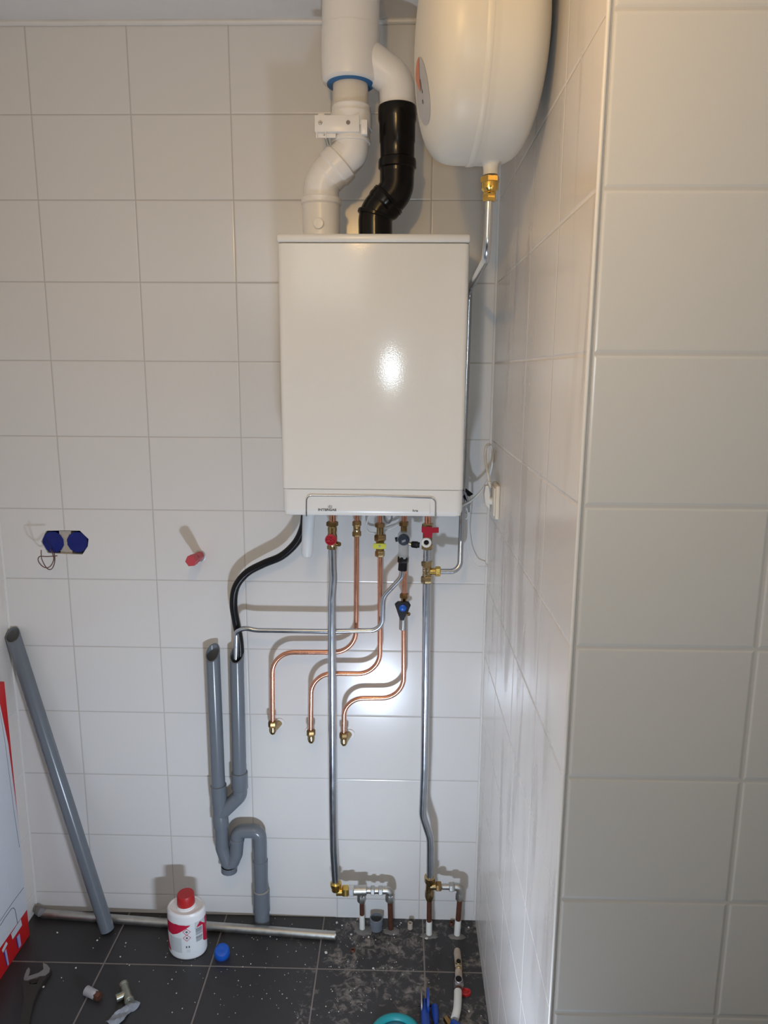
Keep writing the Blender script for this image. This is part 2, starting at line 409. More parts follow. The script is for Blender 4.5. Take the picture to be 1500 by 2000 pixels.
# copper tails
tails = [((649.5, 1000), (649.5, 1022), YS, .0085, 'short copper tail above the red round valve knob'),
         ((697, 1000), (697, 1020), YC, .0068, 'short copper tail above the plain brass coupling'),
         ((742, 1000), (742, 1024), YC, .0062, 'short copper tail above the yellow gas tap'),
         ((790, 1000), (789.5, 1022), YC, .0070, 'short copper tail above the clear safety valve'),
         ((836, 1000), (836, 1025), YS, .0090, 'short copper tail above the red lever tap')]
for a, b, Y, r, lb in tails:
    bm = B(); cyl(bm, P(*a, Y), P(*b, Y), r); tag(obj('copper_tail', bm, M_cop), lb, 'pipe', SL)

# left flow valve with red round knob
t = comp('radiator_valve', 'brass valve with red round knob under the boiler, leftmost of the taps', 'valve', P(649, 1045, YS))
line(t, 'nut', M_brassd, 649, 1018.5, 649, 1027.5, YS, .0158, 'nut')
bm = B(); a = P(649, 1027, YS); b = P(648.5, 1072, YS); L = (b-a).length
lathe(bm, a, b-a, [(0, .011), (L*.12, .0125), (L*.3, .0112), (L*.45, .0135), (L*.75, .0135), (L*.8, .0118), (L, .0118)]); obj('valve_body', bm, M_brass, t)
line(t, 'union_nut', M_brass, 648.5, 1065, 648.5, 1072.5, YS, .0135, 'nut')
bm = B(); c = P(649, 1052, YS); cyl(bm, c, c+V((0, -.038, .0)), .0085); cyl(bm, P(658, 1062, YS), P(663, 1063, YS-.008), .006); obj('stem', bm, M_brassd, t)
bm = B(); c = P(647, 1053.5, YS-.034); ax = V((0, -1, .12)).normalized()
rg = []
for k, (tt, r0) in enumerate(((0, .0125), (.002, .0148), (.012, .0152), (.016, .0138), (.0165, .0118), (.0125, .0105), (.0125, .0040), (.016, .0032), (.0162, .0015), (.012, .0012))):
    rg.append((tt, r0))
lathe(bm, c, ax, rg, 32)
for k in range(5):
    an = 2*PI*k/5+.3; x, y, z = frame(ax); d = x*math.cos(an)+y*math.sin(an)
    cyl(bm, c+ax*.0135+d*.003, c+ax*.0135+d*.011, .0011, 8)
kn = obj('knob', bm, M_red, t); kn['label'] = 'red round knob with spokes'

# plain coupling on the first copper pipe
t = comp('compression_coupling', 'plain brass compression coupling under the boiler, second fitting from its left', 'fitting', P(697, 1032, YC))
line(t, 'nut', M_brassd, 697, 1017.5, 697, 1027.5, YC, .0122, 'nut')
bm = B(); a = P(697, 1027.5, YC); b = P(696.8, 1038, YC); L = (b-a).length; lathe(bm, a, b-a, [(0, .0095), (L*.35, .0105), (L*.45, .0092), (L*.6, .0092), (L*.7, .0105), (L, .0095)]); obj('coupling_body', bm, M_brass, t)
line(t, 'nut', M_brassd, 696.8, 1037.5, 696.8, 1047.5, YC, .0122, 'nut')

# gas tap
t = comp('gas_tap', 'brass gas tap with a yellow lever under the middle of the boiler', 'valve', P(742, 1055, YC))
line(t, 'nut', M_brassd, 742, 1021.5, 742, 1030, YC, .0133, 'nut')
line(t, 'valve_neck', M_brass, 742.5, 1030, 742.5, 1045, YC, .0098)
line(t, 'union_nut', M_brassd, 742.5, 1044, 742.5, 1056.5, YC, .0160, 'nut')
line(t, 'valve_body', M_brassd, 742.5, 1056, 742, 1078, YC, .0112)
line(t, 'nut', M_brass, 742, 1075.5, 742, 1087, YC, .0135, 'nut')
bm = B(); c = P(741, 1067.2, YC-.022)
prism(bm, [c+V(q) for q in ((-.0175, 0, -.0062), (-.008, 0, -.0072), (.008, 0, -.0072), (.0172, 0, -.0058), (.0172, 0, .0066), (.008, 0, .0072), (-.008, 0, .0072), (-.0175, 0, .0058))], (0, .006, 0))
cyl(bm, c+V((0, .006, 0)), c+V((0, .018, 0)), .006)
lv = obj('lever', bm, M_yel, t); lv['label'] = 'yellow lever'
bm = B(); cyl(bm, c+V((.0005, -.0022, 0)), c+V((.0005, 0, 0)), .0028, 12); obj('screw', bm, M_steel2, lv)

# safety (inlet) valve group
YV = -.066
t = comp('safety_valve', 'clear-bodied safety valve with black knob and tundish under the boiler', 'valve', P(789, 1060, YV))
line(t, 'nut', M_brassd, 789, 1018.5, 789, 1027.5, YC, .0128, 'nut')
line(t, 'valve_neck', M_brassd, 789, 1027.5, 789, 1040, YC, .0085)
bm = B(); c = P(788.5, 1047.5, YC); cyl(bm, c+V((0, .008, 0)), c+V((0, -.036, .0)), .0165, 32, .002); obj('valve_body', bm, M_clear2, t)
bm = B(); ff = c+V((0, -.036, 0)); lathe(bm, ff, (0, -1, 0), [(0, .0155), (.007, .0150), (.0105, .0115), (.0115, .004)], 32); cp = obj('valve_cap', bm, mat('dark_slate_plastic', (.035, .045, .06), .25), t); cp['label'] = 'dark slate screw cap'
bm = B()
for k in range(4): q = ff+V((-.004+.0025*k, -.0118, -.003+.0008*k)); box(bm, q+V((-.0006, -.0004, -.003)), q+V((.0006, 0, .003)))
obj('cap_glint', bm, M_printglint, cp)  # pale strokes painted as reflections on the dark cap
line(t, 'tundish', M_clear2, 788.5, 1055, 788, 1090, YV, .0135)
bm = B(); a = P(799, 1061, YV); b = P(806, 1063, YV); cyl(bm, a, b, .004); s_ = obj('spindle', bm, M_brass, t)
bm = B(); a = P(803, 1063, YV); b = P(819.5, 1064.5, YV); L = (b-a).length; lathe(bm, a, b-a, [(0, .0072), (L*.12, .0092), (L*.75, .0098), (L*.82, .0080), (L, .0080)], 8, .2); kn = obj('knob', bm, M_blackp, t); kn['label'] = 'black eight-sided knob'
bm = B(); cyl(bm, P(777, 1053, YV), P(772, 1054, YV), .0062, 16); obj('side_plug', bm, M_blackp, t)
line(t, 'union_nut', M_blackp, 788, 1086, 787, 1099, YV, .0152, 'nut').__setitem__('label', 'black plastic union nut')
line(t, 'union_tail', M_blackp, 787, 1099, 786, 1114, YV, .0120)

# stopcock with blue button and triangular handle, on the cold water pipe
t = comp('stopcock', 'stopcock with black triangular handle and blue button on the copper water pipe', 'valve', P(788, 1190, YC))
line(t, 'nut', M_brassd, 789.5, 1159, 789.5, 1168, YC, .0125, 'nut')
line(t, 'valve_neck', M_brass, 789.5, 1168, 789, 1180, YC, .0088)
line(t, 'valve_body', mat('nickel', (.50, .48, .45), .3, 1), 788.5, 1178, 787, 1229, YC, .0112)
bm = B(); c = P(787, 1190, YC-.012); cyl(bm, c, c+V((0, -.014, 0)), .007); cyl(bm, P(796, 1199, YC), P(799.5, 1199.5, YC-.004), .005, 12); obj('stem', bm, M_brassd, t)
c = P(786.7, 1187.5, YC-.030)
S_ = 1/757.0
tri = [(-16.5, 7), (-10.5, 12.5), (0, 11.8), (12, 12), (16, 5), (12, -5), (5.5, -15), (3, -27), (-4.5, -27), (-6.5, -18), (-12, -6)]
bm = B(); prism(bm, [c+V((x*S_, 0, z*S_)) for x, z in tri], (0, .010, 0))
bmesh.ops.bevel(bm, geom=[e for e in bm.edges if all(v.co.y < c.y+.001 for v in e.verts)], offset=.0018, segments=2, affect='EDGES')
h = obj('handle', bm, M_blackp, t); h['label'] = 'black triangular handle'
bm = B(); lathe(bm, c+V((0, .0005, 0)), (0, -1, 0), [(0, .0098), (.002, .0098), (.004, .007), (.0048, .003), (.005, 0.0005)], 28); obj('button', bm, M_blue, h)['label'] = 'blue round button'

# return valve with red lever, drain cock
t = comp('lever_valve', 'valve with a red T-shaped lever and white-rimmed outlet under the right of the boiler', 'valve', P(835, 1050, YS))
line(t, 'nut', M_brass, 835.5, 1022, 835.5, 1031, YS, .0160, 'nut')
line(t, 'valve_body', M_brassd, 835.5, 1030, 834.5, 1066, YS, .0125)
bm = B(); c = P(840, 1034.6, YS-.026)
z = lambda q: P(q[0], q[1], YS-.026)
prism(bm, [z(q) for q in ((823.5, 1029.3), (842, 1030), (844, 1031.2), (857, 1031), (857, 1040.5), (845, 1041), (843.5, 1050), (828, 1050), (827, 1041), (823.5, 1039.5))], (0, .009, 0))
cyl(bm, P(835, 1036, YS-.018), P(835, 1036, YS), .006)
obj('lever', bm, M_red, t)['label'] = 'red T-shaped lever'
bm = B(); c = P(832.6, 1058.7, YS-.018)
cyl(bm, c+V((0, .02, 0)), c, .010, 24); obj('outlet', bm, M_steel2, t)
bm = B(); lathe(bm, c, (0, -1, 0), [(0, .0110), (.001, .0132), (.007, .0132), (.008, .0120), (.008, .0072), (.002, .0066), (.002, .0005)], 32); rim = obj('outlet_rim', bm, mat('white_rim', (.72, .70, .66), .4), t); rim['label'] = 'white outlet rim'
bm = B(); lathe(bm, c+V((0, -.0021, 0)), (0, -1, 0), [(0, .0064), (.0006, .0062), (.0006, .0026), (.0042, .0018), (.0046, .0004)], 20); obj('outlet_core', bm, M_blackp, rim)
line(t, 'union_nut', M_brass, 835, 1063, 835, 1072.6, YS, .0160, 'nut')

# tee in the return pipe
line(None, 'steel_pipe', M_steel, 835, 1072, 834.5, 1097, YS, .0112)
tag(bpy.data.objects['steel_pipe'], 'short paint-streaked steel nipple between red lever valve and brass tee', 'pipe')
def tee_nuts(t, items):
    for (n, m, u0, v0, u1, v1, Y, r) in items: line(t, n, m, u0, v0, u1, v1, Y, r, 'nut' if 'nut' in n else 'cyl')
t = comp('brass_tee', 'brass compression tee feeding the expansion tank pipe, right of the blue-buttoned stopcock', 'fitting', P(834, 1116, YS))
tee_nuts(t, [('nut', M_brass, 834.3, 1095, 834.3, 1105.5, YS, .0160), ('tee_body', M_brass, 834, 1105, 833.5, 1126, YS, .0118),
             ('nut', M_brass, 833.5, 1124.5, 833.5, 1138.5, YS, .0160), ('branch', M_brassy, 834, 1116, 851, 1116, YS, .0092), ('branch_nut', M_brassy, 850, 1116, 860.5, 1116, YS, .0135)])
bm = B()
for i in range(26):
    q = P(834+random.uniform(-9, 5), random.uniform(1085, 1136), YS-.0118); lathe(bm, q, (0, -1, 0), [(0, .0011), (.0006, .0004)], 6)
tag(obj('paint_spatter', bm, M_chip), 'whitish paint spatter down the front of the brass tee', 'paint spots', kind='stuff')

# ================================================================== PIPES
def pipe_obj(name, label, m, pts, r, rad=.03, group=None, seg=20, spl=False):
    bm = B(); tube(bm, spline(pts, 8) if spl else fillet(pts, rad, 10), r, seg)
    return tag(obj(name, bm, m, angle=50), label, 'pipe', group)
pipe_obj('steel_pipe', 'long galvanised steel riser with a slight kink below the red round knob', M_steel,
         [P(649, 1068, YS), P(650, 1110, YS), P(651, 1130, YS), P(648, 1168, YS), P(648, 1240, YS), P(650, 1560, YS), P(651.5, 1660, YS), P(656, 1733, YS)], .0110, .12)
pipe_obj('steel_pipe', 'long galvanised steel riser with an offset bend near the floor, right of all others', M_steel,
         [P(833.5, 1132, YS), P(833, 1200, YS), P(829, 1500, YS), P(825.5, 1592, YS), P(840, 1636, YS), P(840.5, 1660, YS), P(840, 1718, YS)], .0110, .09)
YH = -.063; YD0 = -.037
pipe_obj('overflow_pipe', 'thin zinc steel overflow pipe running left across the copper pipes into the drain', M_steel,
         [P(786, 1110, YV), P(783.5, 1128, YV), P(748, 1166, YV), P(747, 1231, YH), P(640, 1233, YH), P(500, 1231, YH), P(478, 1226, YH), P(461.5, 1234, -.045), P(460.5, 1300, YD0)], .0068, [.03, .04, .035, .1, .1, .05, .02])
CG = 'bent copper pipes below the boiler'
pipe_obj('copper_pipe', 'bent copper pipe from the plain coupling, ending at the leftmost wall elbow', M_cop,
         [P(696.5, 1045, YC), P(695, 1273.5, YC), P(532, 1274, YC), P(532.5, 1411, YC)], .0068, .062, CG)
pipe_obj('copper_pipe', 'bent copper pipe from the yellow gas tap, ending at the middle wall elbow', M_cop,
         [P(742.3, 1084, YC), P(742, 1316, YC), P(608, 1315, YC), P(607, 1428, YC)], .0068, .062, CG)
pipe_obj('copper_pipe', 'straight copper pipe between black tundish nut and blue-buttoned stopcock', M_cop,
         [P(790, 1085, YC), P(789.8, 1162, YC)], .0068, .05, CG)
pipe_obj('copper_pipe', 'bent copper pipe below the stopcock, ending at the rightmost wall elbow', M_cop,
         [P(788.5, 1224, YC), P(788.5, 1363, YC), P(672, 1364, YC), P(671.5, 1434, YC)], .0068, .062, CG)
YT = -.050
pipe_obj('steel_pipe', 'thin steel pipe curving from the brass tee up behind the boiler edge to the tank', M_steel,
         [P(860, 1116, YS), P(898.2, 1116, YS+.005), V((1.0925, YT, 1.20)), V((1.0975, YT, 1.846)), V((1.083, -.55, 1.846)), P(955, 392, -.55)], .0075, [.045, .05, .03, .035])

# wall elbows of the copper pipes
for (u, v, side, lb) in ((532.5, 1409, 1, 'brass wall elbow at the end of the leftmost copper pipe'),
                         (607.5, 1426, -.6, 'brass wall elbow at the end of the middle copper pipe'),
                         (671.5, 1431, 1, 'brass wall elbow beside the steel riser, rightmost of the three')):
    t = comp('wall_elbow', lb, 'fitting', P(u, v+12, YC), 'wall elbows of the copper pipes')
    line(t, 'nut', M_brassd, u, v-1, u, v+11, YC, .0125, 'nut')
    bm = B(); a = P(u, v+10, YC); b = P(u+.5, v+26, YC); L = (b-a).length
    lathe(bm, a, b-a, [(0, .0100), (L*.45, .0105), (L*.5, .0095), (L*.62, .0098), (L*.9, .006), (L, .001)], 24)
    q = (a+b)/2; cyl(bm, q, V((q.x+.012*side, 0, q.z+.002)), .0088)
    obj('elbow_body', bm, M_brass, t)
    bm = B(); q2 = V((q.x+.013*side, 0, q.z+.002)); lathe(bm, q2+V((0, .004, 0)), (0, -1, 0), [(0, .0155), (.006, .0155), (.007, .0145), (.007, .011)], 28); obj('rosette', bm, M_silic, t)['label'] = 'thin white collar on the wall'

# ================================================================== LOWER MANIFOLDS
YM = -.062
t = comp('brass_elbow', 'yellowish brass elbow at the foot of the kinked steel riser', 'fitting', P(656, 1740, YS))
bm = B(); lathe(bm, P(656, 1722, YS), (0, 0, -1), [(0, .0135), (.004, .0165), (.013, .0165), (.018, .0140), (.028, .0130), (.032, .006)], 24)
cyl(bm, P(657, 1741, YS), P(670, 1741, YS), .0118); obj('elbow_body', bm, M_brassy, t)
line(t, 'nut', M_brassy, 668.5, 1740, 681, 1740, YS, .0172, 'nut')
t = comp('zinc_manifold', 'grey zinc tee-and-elbow manifold joining the left pair of floor pipes', 'manifold', P(722, 1738, YM))
tee_nuts(t, [('union_nut', mat('bright_zinc', (.72, .72, .70), .25, 1), 681, 1739, 691.5, 1739, YS, .0172), ('tee_body', M_steel2, 688, 1739, 716, 1738.5, YS+.006, .0140),
             ('link_pipe', M_steel2, 714, 1738.5, 740, 1739, YM, .0095), ('nut', M_steel2, 724, 1738.5, 732, 1738.8, YM, .0142), ('nut', M_steel2, 739, 1739, 748, 1739, YM, .0142),
             ('branch_nut', M_steel2, 706, 1747, 706.5, 1761, YM, .0132), ('branch', M_steel2, 705, 1742, 706, 1751, YM, .0115)])
bm = B(); tube(bm, fillet([P(746, 1738.5, YM), P(762, 1738.5, YM), P(761.5, 1752, YM)], .012), .0112, 16); obj('elbow_body', bm, M_steel2, t)
line(t, 'branch_nut', M_steel2, 761.5, 1746, 761.8, 1760, YM, .0138, 'nut')
t = comp('brass_tee', 'olive-brown brass tee at the foot of the offset steel riser', 'fitting', P(839, 1735, YS))
bm = B(); a = P(839.5, 1711, YS); b = P(838.5, 1757, YM-.006); L = (b-a).length
lathe(bm, a, b-a, [(0, .0120), (.002, .0158), (L*.20, .0158), (L*.30, .0118), (L*.62, .0118), (L*.66, .0135), (L*.85, .0135), (L, .0100)], 24); obj('tee_body', bm, M_brass, t)
line(t, 'branch', M_brass, 840, 1731, 856, 1731, YS, .0098)
line(t, 'branch_nut', M_brassd, 851, 1731, 862, 1731, YS, .0145, 'nut')
t = comp('zinc_elbow', 'grey zinc nipple and elbow above the rightmost floor pipe', 'fitting', P(890, 1735, YM))
line(t, 'link_pipe', M_steel2, 861, 1731.5, 880, 1732, YM-.006, .0082)
line(t, 'nut', M_steel2, 877, 1732, 888, 1732, YM-.004, .0142, 'nut')
bm = B(); tube(bm, fillet([P(886, 1732, YM), P(899, 1732, YM), P(898.5, 1748, YM)], .011), .0112, 16); obj('elbow_body', bm, M_steel2, t)
line(t, 'branch_nut', M_steel2, 898.5, 1743, 898, 1757, YM, .0132, 'nut')

# floor pipes
fp = [((706.5, 1757), (707.5, 1791), (707.5, 1814), .0068, .0080, 'tarnished copper floor pipe with white sleeve, leftmost of the four'),
      ((761.8, 1757), None, (763.5, 1815), .0078, 0, 'tarnished copper floor pipe without a sleeve, beside the grey drain stub'),
      ((838.5, 1754), (838, 1799), (838, 1825), .0074, .0090, 'tarnished copper floor pipe with white sleeve under the olive-brown tee'),
      ((898, 1754), (894, 1797), (892.5, 1826), .0078, .0092, 'tarnished copper floor pipe with white sleeve, nearest the dusty side wall')]
for a, mid, c, r, rs, lb in fp:
    bot = PZ(*c); bot.z = -.004
    t = comp('floor_pipe', lb, 'pipe', (bot.x, bot.y, 0), 'pipes rising from the floor')
    top = P(*a, YM)
    bm = B(); tube(bm, [top, bot.lerp(top, .5), bot], r, 16); obj('copper_tube', bm, M_copold, t)
    if mid:
        k = (P(*mid, YM)-bot).length/(top-bot).length
        bm = B(); tube(bm, [bot, bot.lerp(top, k*.95), bot.lerp(top, k)], [rs, rs, rs*.93], 20); obj('sleeve', bm, M_sleeve, t)['label'] = 'white plastic sleeve'
# floor drain stub, small stubs
q = PZ(735, 1813)
t = thing('drain_stub', 'open grey plastic drain stub in the floor between two copper pipes', 'pipe stub', (q.x, q.y, 0))
bm = B(); lathe(bm, q, (0, 0, 1), [(-.01, .0180), (.018, .0180), (.020, .0202), (.036, .0202), (.037, .0190), (.037, .0165), (.002, .0160), (.001, .0004)], 36); obj('stub_body', bm, M_gpvc, t)
for (u, v, r, h, m, lb) in ((801, 1813, .0075, .018, M_tan, 'tiny open metal stub in the floor, between grey drain and third pipe'),
                          (882, 1806, .0070, .008, M_copold, 'tiny dark stub low behind the rightmost floor pipe'),
                          (689, 1857, .0070, .004, M_copold, 'tiny dark pipe hole flush in the floor in front of the manifold')):
    q = PZ(u, v); bm = B(); lathe(bm, q, (0, 0, 1), [(-.004, r), (h, r), (h+.001, r*.9), (h+.001, r*.6), (h*.2, r*.55), (h*.2-.001, .0003)], 20)
    tag(obj('pipe_stub', bm, m), lb, 'pipe stub')
# cement collars
for (u, v, rx, ry, lb) in ((710, 1817, .028, .020, 'rough cement collar around the leftmost floor pipe'), (765, 1818, .026, .016, 'rough cement collar around the unsleeved floor pipe'),
                           (838, 1828, .026, .012, 'faint cement collar around the third floor pipe'), (892, 1829, .026, .012, 'faint cement collar around the rightmost floor pipe')):
    q = PZ(u, v); bm = B(); n = 28
    ring = [V((q.x+rx*math.cos(2*PI*i/n)*random.uniform(.85, 1.15), min(q.y+ry*math.sin(2*PI*i/n)*random.uniform(.85, 1.15), -.002), 0)) for i in range(n)]
    top = [bm.verts.new(p.lerp(q, .35)+V((0, 0, .0028))) for p in ring]; low = [bm.verts.new(p) for p in ring]
    bm.faces.new(top)
    for i in range(n): j = (i+1) % n; bm.faces.new((low[i], low[j], top[j], top[i]))
    tag(obj('cement_collar', bm, M_cement), lb, 'cement', 'cement collars on the floor')

# ================================================================== FLUE
YU = -.13
t = thing('flue_duct', 'wide white double flue duct with blue ring coming down from the ceiling', 'flue', P(685, 120, YU))
a = P(686, -25, YU); a.z = ZC; b = P(684.5, 64, YU)
bm = B(); cyl(bm, a, b, .0645, 48); obj('upper_duct', bm, M_pvcw, t)
bm = B(); a = P(684.5, 60, YU); b = P(683.5, 164, YU); L = (b-a).length
lathe(bm, a, b-a, [(0, .0630), (.0015, .0655), (L*.5, .0655), (L*.85, .0650), (L*.97, .0625), (L, .058), (L+.002, .050), (L+.002, .0405)], 56)
obj('socket', bm, M_pvcw, t)
bm = B(); lathe(bm, P(684.5, 163.5, YU), (0, 0, -1), [(0, .0535), (.004, .0535), (.005, .050), (.004, .041)], 48); obj('seal_ring', bm, M_ring, t)['label'] = 'blue rubber sealing ring'
bm = B(); pts = [P(690, 128, YU), P(735, 150, YU), P(776.5, 172, YU), P(776.5, 215, YU)]
tube(bm, fillet([P(676, 85, YU), P(775, 158, YU), P(776, 212, YU)], .045, 10), .0405, 36); obj('side_branch', bm, M_pvcw, t)['label'] = 'white side branch for the air pipe'

t = thing('flue_pipe', 'white plastic flue elbows stepping from the blue ring down to the boiler', 'flue pipe', P(628, 450, YU))
bm = B(); a = P(684.5, 158, YU); b = P(685, 224, YU); cyl(bm, a, b, .0402, 40); obj('inner_pipe', bm, M_pvcw2, t)['label'] = 'cream straight pipe'
bm = B(); a = P(686, 208, YU); b = P(686, 281, YU); L = (b-a).length
lathe(bm, a, b-a, [(0, .0415), (.003, .0445), (.020, .0452), (.026, .0435), (L*.88, .0435), (L*.94, .0455), (L, .0445)], 44); obj('socket', bm, M_pvcw, t)
cA, cB = P(686, 296, YU), P(627, 358, YU)
path = fillet([P(686, 276, YU), cA, cB, P(627.5, 396, YU)], [.06, .06], 12)
n = len(path)
up = fillet([P(686, 276, YU), cA, cA.lerp(cB, .45)], .085, 12)
bm = B(); tube(bm, up, .0405, 40); obj('upper_elbow', bm, M_pvcw, t)
d = (cB-cA).normalized()
lo = fillet([cA.lerp(cB, .34), cB, P(627.5, 396, YU)], .085, 12)
bm = B(); tube(bm, lo, [.0425 if i < len(lo)*.2 else .0412 for i in range(len(lo))], 40)
s0 = cA.lerp(cB, .30); lathe(bm, s0, d, [(0, .0425), (.003, .0462), (.026, .0462), (.031, .0425)], 40); obj('lower_elbow', bm, M_pvcw, t)
bm = B(); a = P(627.5, 387, YU); b = P(628, 470, YU); b.z = 1.9468; L = (b-a).length
lathe(bm, a, b-a, [(0, .043), (.003, .0472), (.014, .0475), (.018, .0440), (L, .0435)], 44); obj('boiler_socket', bm, M_pvcw, t)
bm = B(); lathe(bm, P(622.5, 437, YU-.040), (-.05, -1, 0), [(0, .0128), (.006, .0128), (.0085, .011), (.009, .002)], 28); obj('test_plug', bm, M_pvcw, t)['label'] = 'round white test plug'

t = thing('pipe_clamp', 'white plastic wall bracket with a screw clamped around the flue socket', 'bracket', P(658, 240, YU))
yf = YU-.048
bm = B(); lo_, hi_ = P(614.5, 257.5, yf), P(702, 224, yf); box(bm, (lo_.x, yf, lo_.z), (hi_.x, yf+.016, hi_.z), .0016, 2)
a, b = P(620, 226, yf), P(634, 220, yf); box(bm, (a.x, yf+.002, a.z), (b.x, yf+.010, b.z), .003, 3)
a, b = P(616, 266, yf), P(655, 257, yf); box(bm, (a.x, yf+.010, a.z), (b.x, yf+.014, b.z), .0008, 1)
for u in (618.5, 636): box(bm, P(u-.9, 270, yf)+V((0, -.001, 0)), P(u+.9, 257, yf)+V((0, .006, 0)))
obj('bracket_plate', bm, M_pvcw, t)
bm = B(); a, b = P(704.5, 261.5, yf), P(717.5, 232, yf); box(bm, (a.x, yf+.004, a.z), (b.x, yf+.02, b.z), .0015, 2); obj('latch', bm, M_pvcw, t)
bm = B(); c = P(686, 240, YU); lathe(bm, c+V((0, 0, -.0165)), (0, 0, 1), [(0, .0445), (0, .0475), (.033, .0475), (.033, .0445)], 44, cap=False)
box(bm, (c.x-.012, YU+.04, c.z-.012), (c.x+.012, -.001, c.z+.012), .001, 1); obj('clamp_band', bm, M_pvcw, t)
bm = B(); c = P(625.5, 239.5, yf); lathe(bm, c, (0, -1, 0), [(0, .0048), (.0012, .0046), (.0022, .0032)], 16); sc1 = obj('screw', bm, M_steel2, t)
bm = B(); box(bm, c+V((-.0026, -.0026, -.0005)), c+V((.0026, -.002, .0005))); box(bm, c+V((-.0005, -.0026, -.0026)), c+V((.0005, -.002, .0026))); obj('screw_slot', bm, M_grey, sc1)
bm = B(); lathe(bm, P(680, 239, yf-.0002), (0, -1, 0), [(0, .0048), (.0004, .0046), (.0004, .003), (-.0005, .002)], 18); obj('screw_hole', bm, M_gpvci, t)
bm = B(); tube(bm, [P(633, 262, yf+.012), P(638, 272, yf+.018), P(641, 284, yf+.022)], .0042, 10); obj('strap', bm, M_steel2, t)['label'] = 'dark grey metal strap end'

t = thing('air_pipe', 'glossy black plastic air intake pipe stepping down behind the flue', 'air pipe', P(735, 450, YU))
bm = B(); a = P(776, 207, YU); b = P(776, 338, YU); L = (b-a).length
prof = [(0, .040), (.002, .0430), (.006, .0442), (.030, .0442), (.038, .0418), (L*.54, .0412), (L*.56, .0398), (L*.78, .0395), (L*.80, .0430), (L*.84, .0442), (L*.93, .0442), (L*.95, .0405), (L, .0400)]
lathe(bm, a, b-a, prof, 44); obj('upper_socket', bm, M_black, t)
pA, pB = P(775, 372, YU), P(733, 418, YU); pE = P(733.5, 470, YU); pE.z = 1.9468
bm = B(); tube(bm, fillet([P(776, 330, YU), pA, pA.lerp(pB, .5)], .07, 12), .0398, 40); obj('upper_elbow', bm, M_black, t)
bm = B(); dd = (pB-pA).normalized(); lathe(bm, pA.lerp(pB, .34), dd, [(0, .041), (.002, .0438), (.004, .0425), (.007, .0440), (.010, .0425), (.020, .0432), (.026, .041)], 40)
tube(bm, fillet([pA.lerp(pB, .5), pB, pE], .07, 12), .0400, 40)
lathe(bm, pA.lerp(pB, .98), dd.lerp(V((0, 0, -1)), .6), [(0, .0405), (.002, .0425), (.008, .0425), (.010, .040)], 40)
obj('lower_elbow', bm, M_black, t)

# ================================================================== EXPANSION TANK
tc = V((1.0575, -.552, 2.19)); TR, tx0, tx1, tn, tm, tyaw = .183, .947, 1.168, 4.69, 1.835, .048
tank = thing('expansion_tank', 'big cream steel expansion tank hung high beside the right wall', 'tank', tc)
def tank_pt(s, th, off=0.0, extra=0.0):
    r = TR*max(0, 1-abs(s)**tn)**(1/tm) + off; x = (tx1-tx0)/2*s
    a, b_ = r*math.cos(th), r*math.sin(th)
    return tc + V((x*math.cos(tyaw)-a*math.sin(tyaw), x*math.sin(tyaw)+a*math.cos(tyaw), b_))
bm = B(); NS, NT = 60, 96
rows = []
for i in range(NS+1):
    s = math.sin(-PI/2+PI*i/NS)*.99999
    xoff = 0.0
    bmp = .0016*math.exp(-((s+.02)/.035)**2) - .0010*math.exp(-((s-.075)/.02)**2)
    rows.append([bm.verts.new(tank_pt(s, 2*PI*j/NT, bmp)) for j in range(NT)])
for a, b in zip(rows, rows[1:]):
    for j in range(NT): k = (j+1) % NT; bm.faces.new((a[j], a[k], b[k], b[j]))
bm.faces.new(rows[0]); bm.faces.new(rows[-1])
obj('shell', bm, M_tank, tank, 60)
bm = B()     # welded seam band around the middle
rows = []
for s_, o_ in ((-.12, .0003), (-.10, .0016), (-.05, .0019), (-.02, .0016), (0.0, .0003)):
    rows.append([bm.verts.new(tank_pt(s_, 2*PI*j/NT, o_)) for j in range(NT)])
for a, b in zip(rows, rows[1:]):
    for j in range(NT): k = (j+1) % NT; bm.faces.new((a[j], a[k], b[k], b[j]))
obj('weld_seam', bm, M_tank, tank, 60)
bm = B(); nb = P(958, 342, -.55); nt = V((nb.x-.001, -.55, nb.z+.045))
lathe(bm, nb, nt-nb, [(0, .0130), (.012, .0132), (.018, .0150), (.028, .0230), (.036, .034), (.045, .038)], 32); obj('nozzle', bm, M_tank, tank)
bm = B()     # round sticker on the left dome
def dome(yy, zz, off):
    rr = math.hypot(yy, zz); s = -(max(0.0, 1-(rr/TR)**tm))**(1/tn); x = (tx1-tx0)/2*s - off
    return tc + V((x*math.cos(tyaw)-yy*math.sin(tyaw), x*math.sin(tyaw)+yy*math.cos(tyaw), zz))
def disc(fn, cy_, cz_, r, m, name, par, a0=0, a1=2*PI, off=.0006):
    bm = B(); rows = []
    for i in range(9):
        rows.append([bm.verts.new(dome(cy_+r*i/8*math.cos(a0+(a1-a0)*j/40), cz_+r*i/8*math.sin(a0+(a1-a0)*j/40), off)) for j in range(41)])
    for a, b in zip(rows, rows[1:]):
        for j in range(40):
            try: bm.faces.new((a[j], a[j+1], b[j+1], b[j]))
            except ValueError: pass
    bmesh.ops.remove_doubles(bm, verts=bm.verts, dist=1e-5)
    return obj(name, bm, m, par)
STY, STZ = -.045, -.085
stk = disc(None, STY, STZ, .050, M_stick2, 'sticker', tank); stk['label'] = 'round grey sticker with orange top on the tank side'
disc(None, STY, STZ, .050, M_stick1, 'sticker_print', stk, PI*.22, PI*.60, .0011)
bm = B()
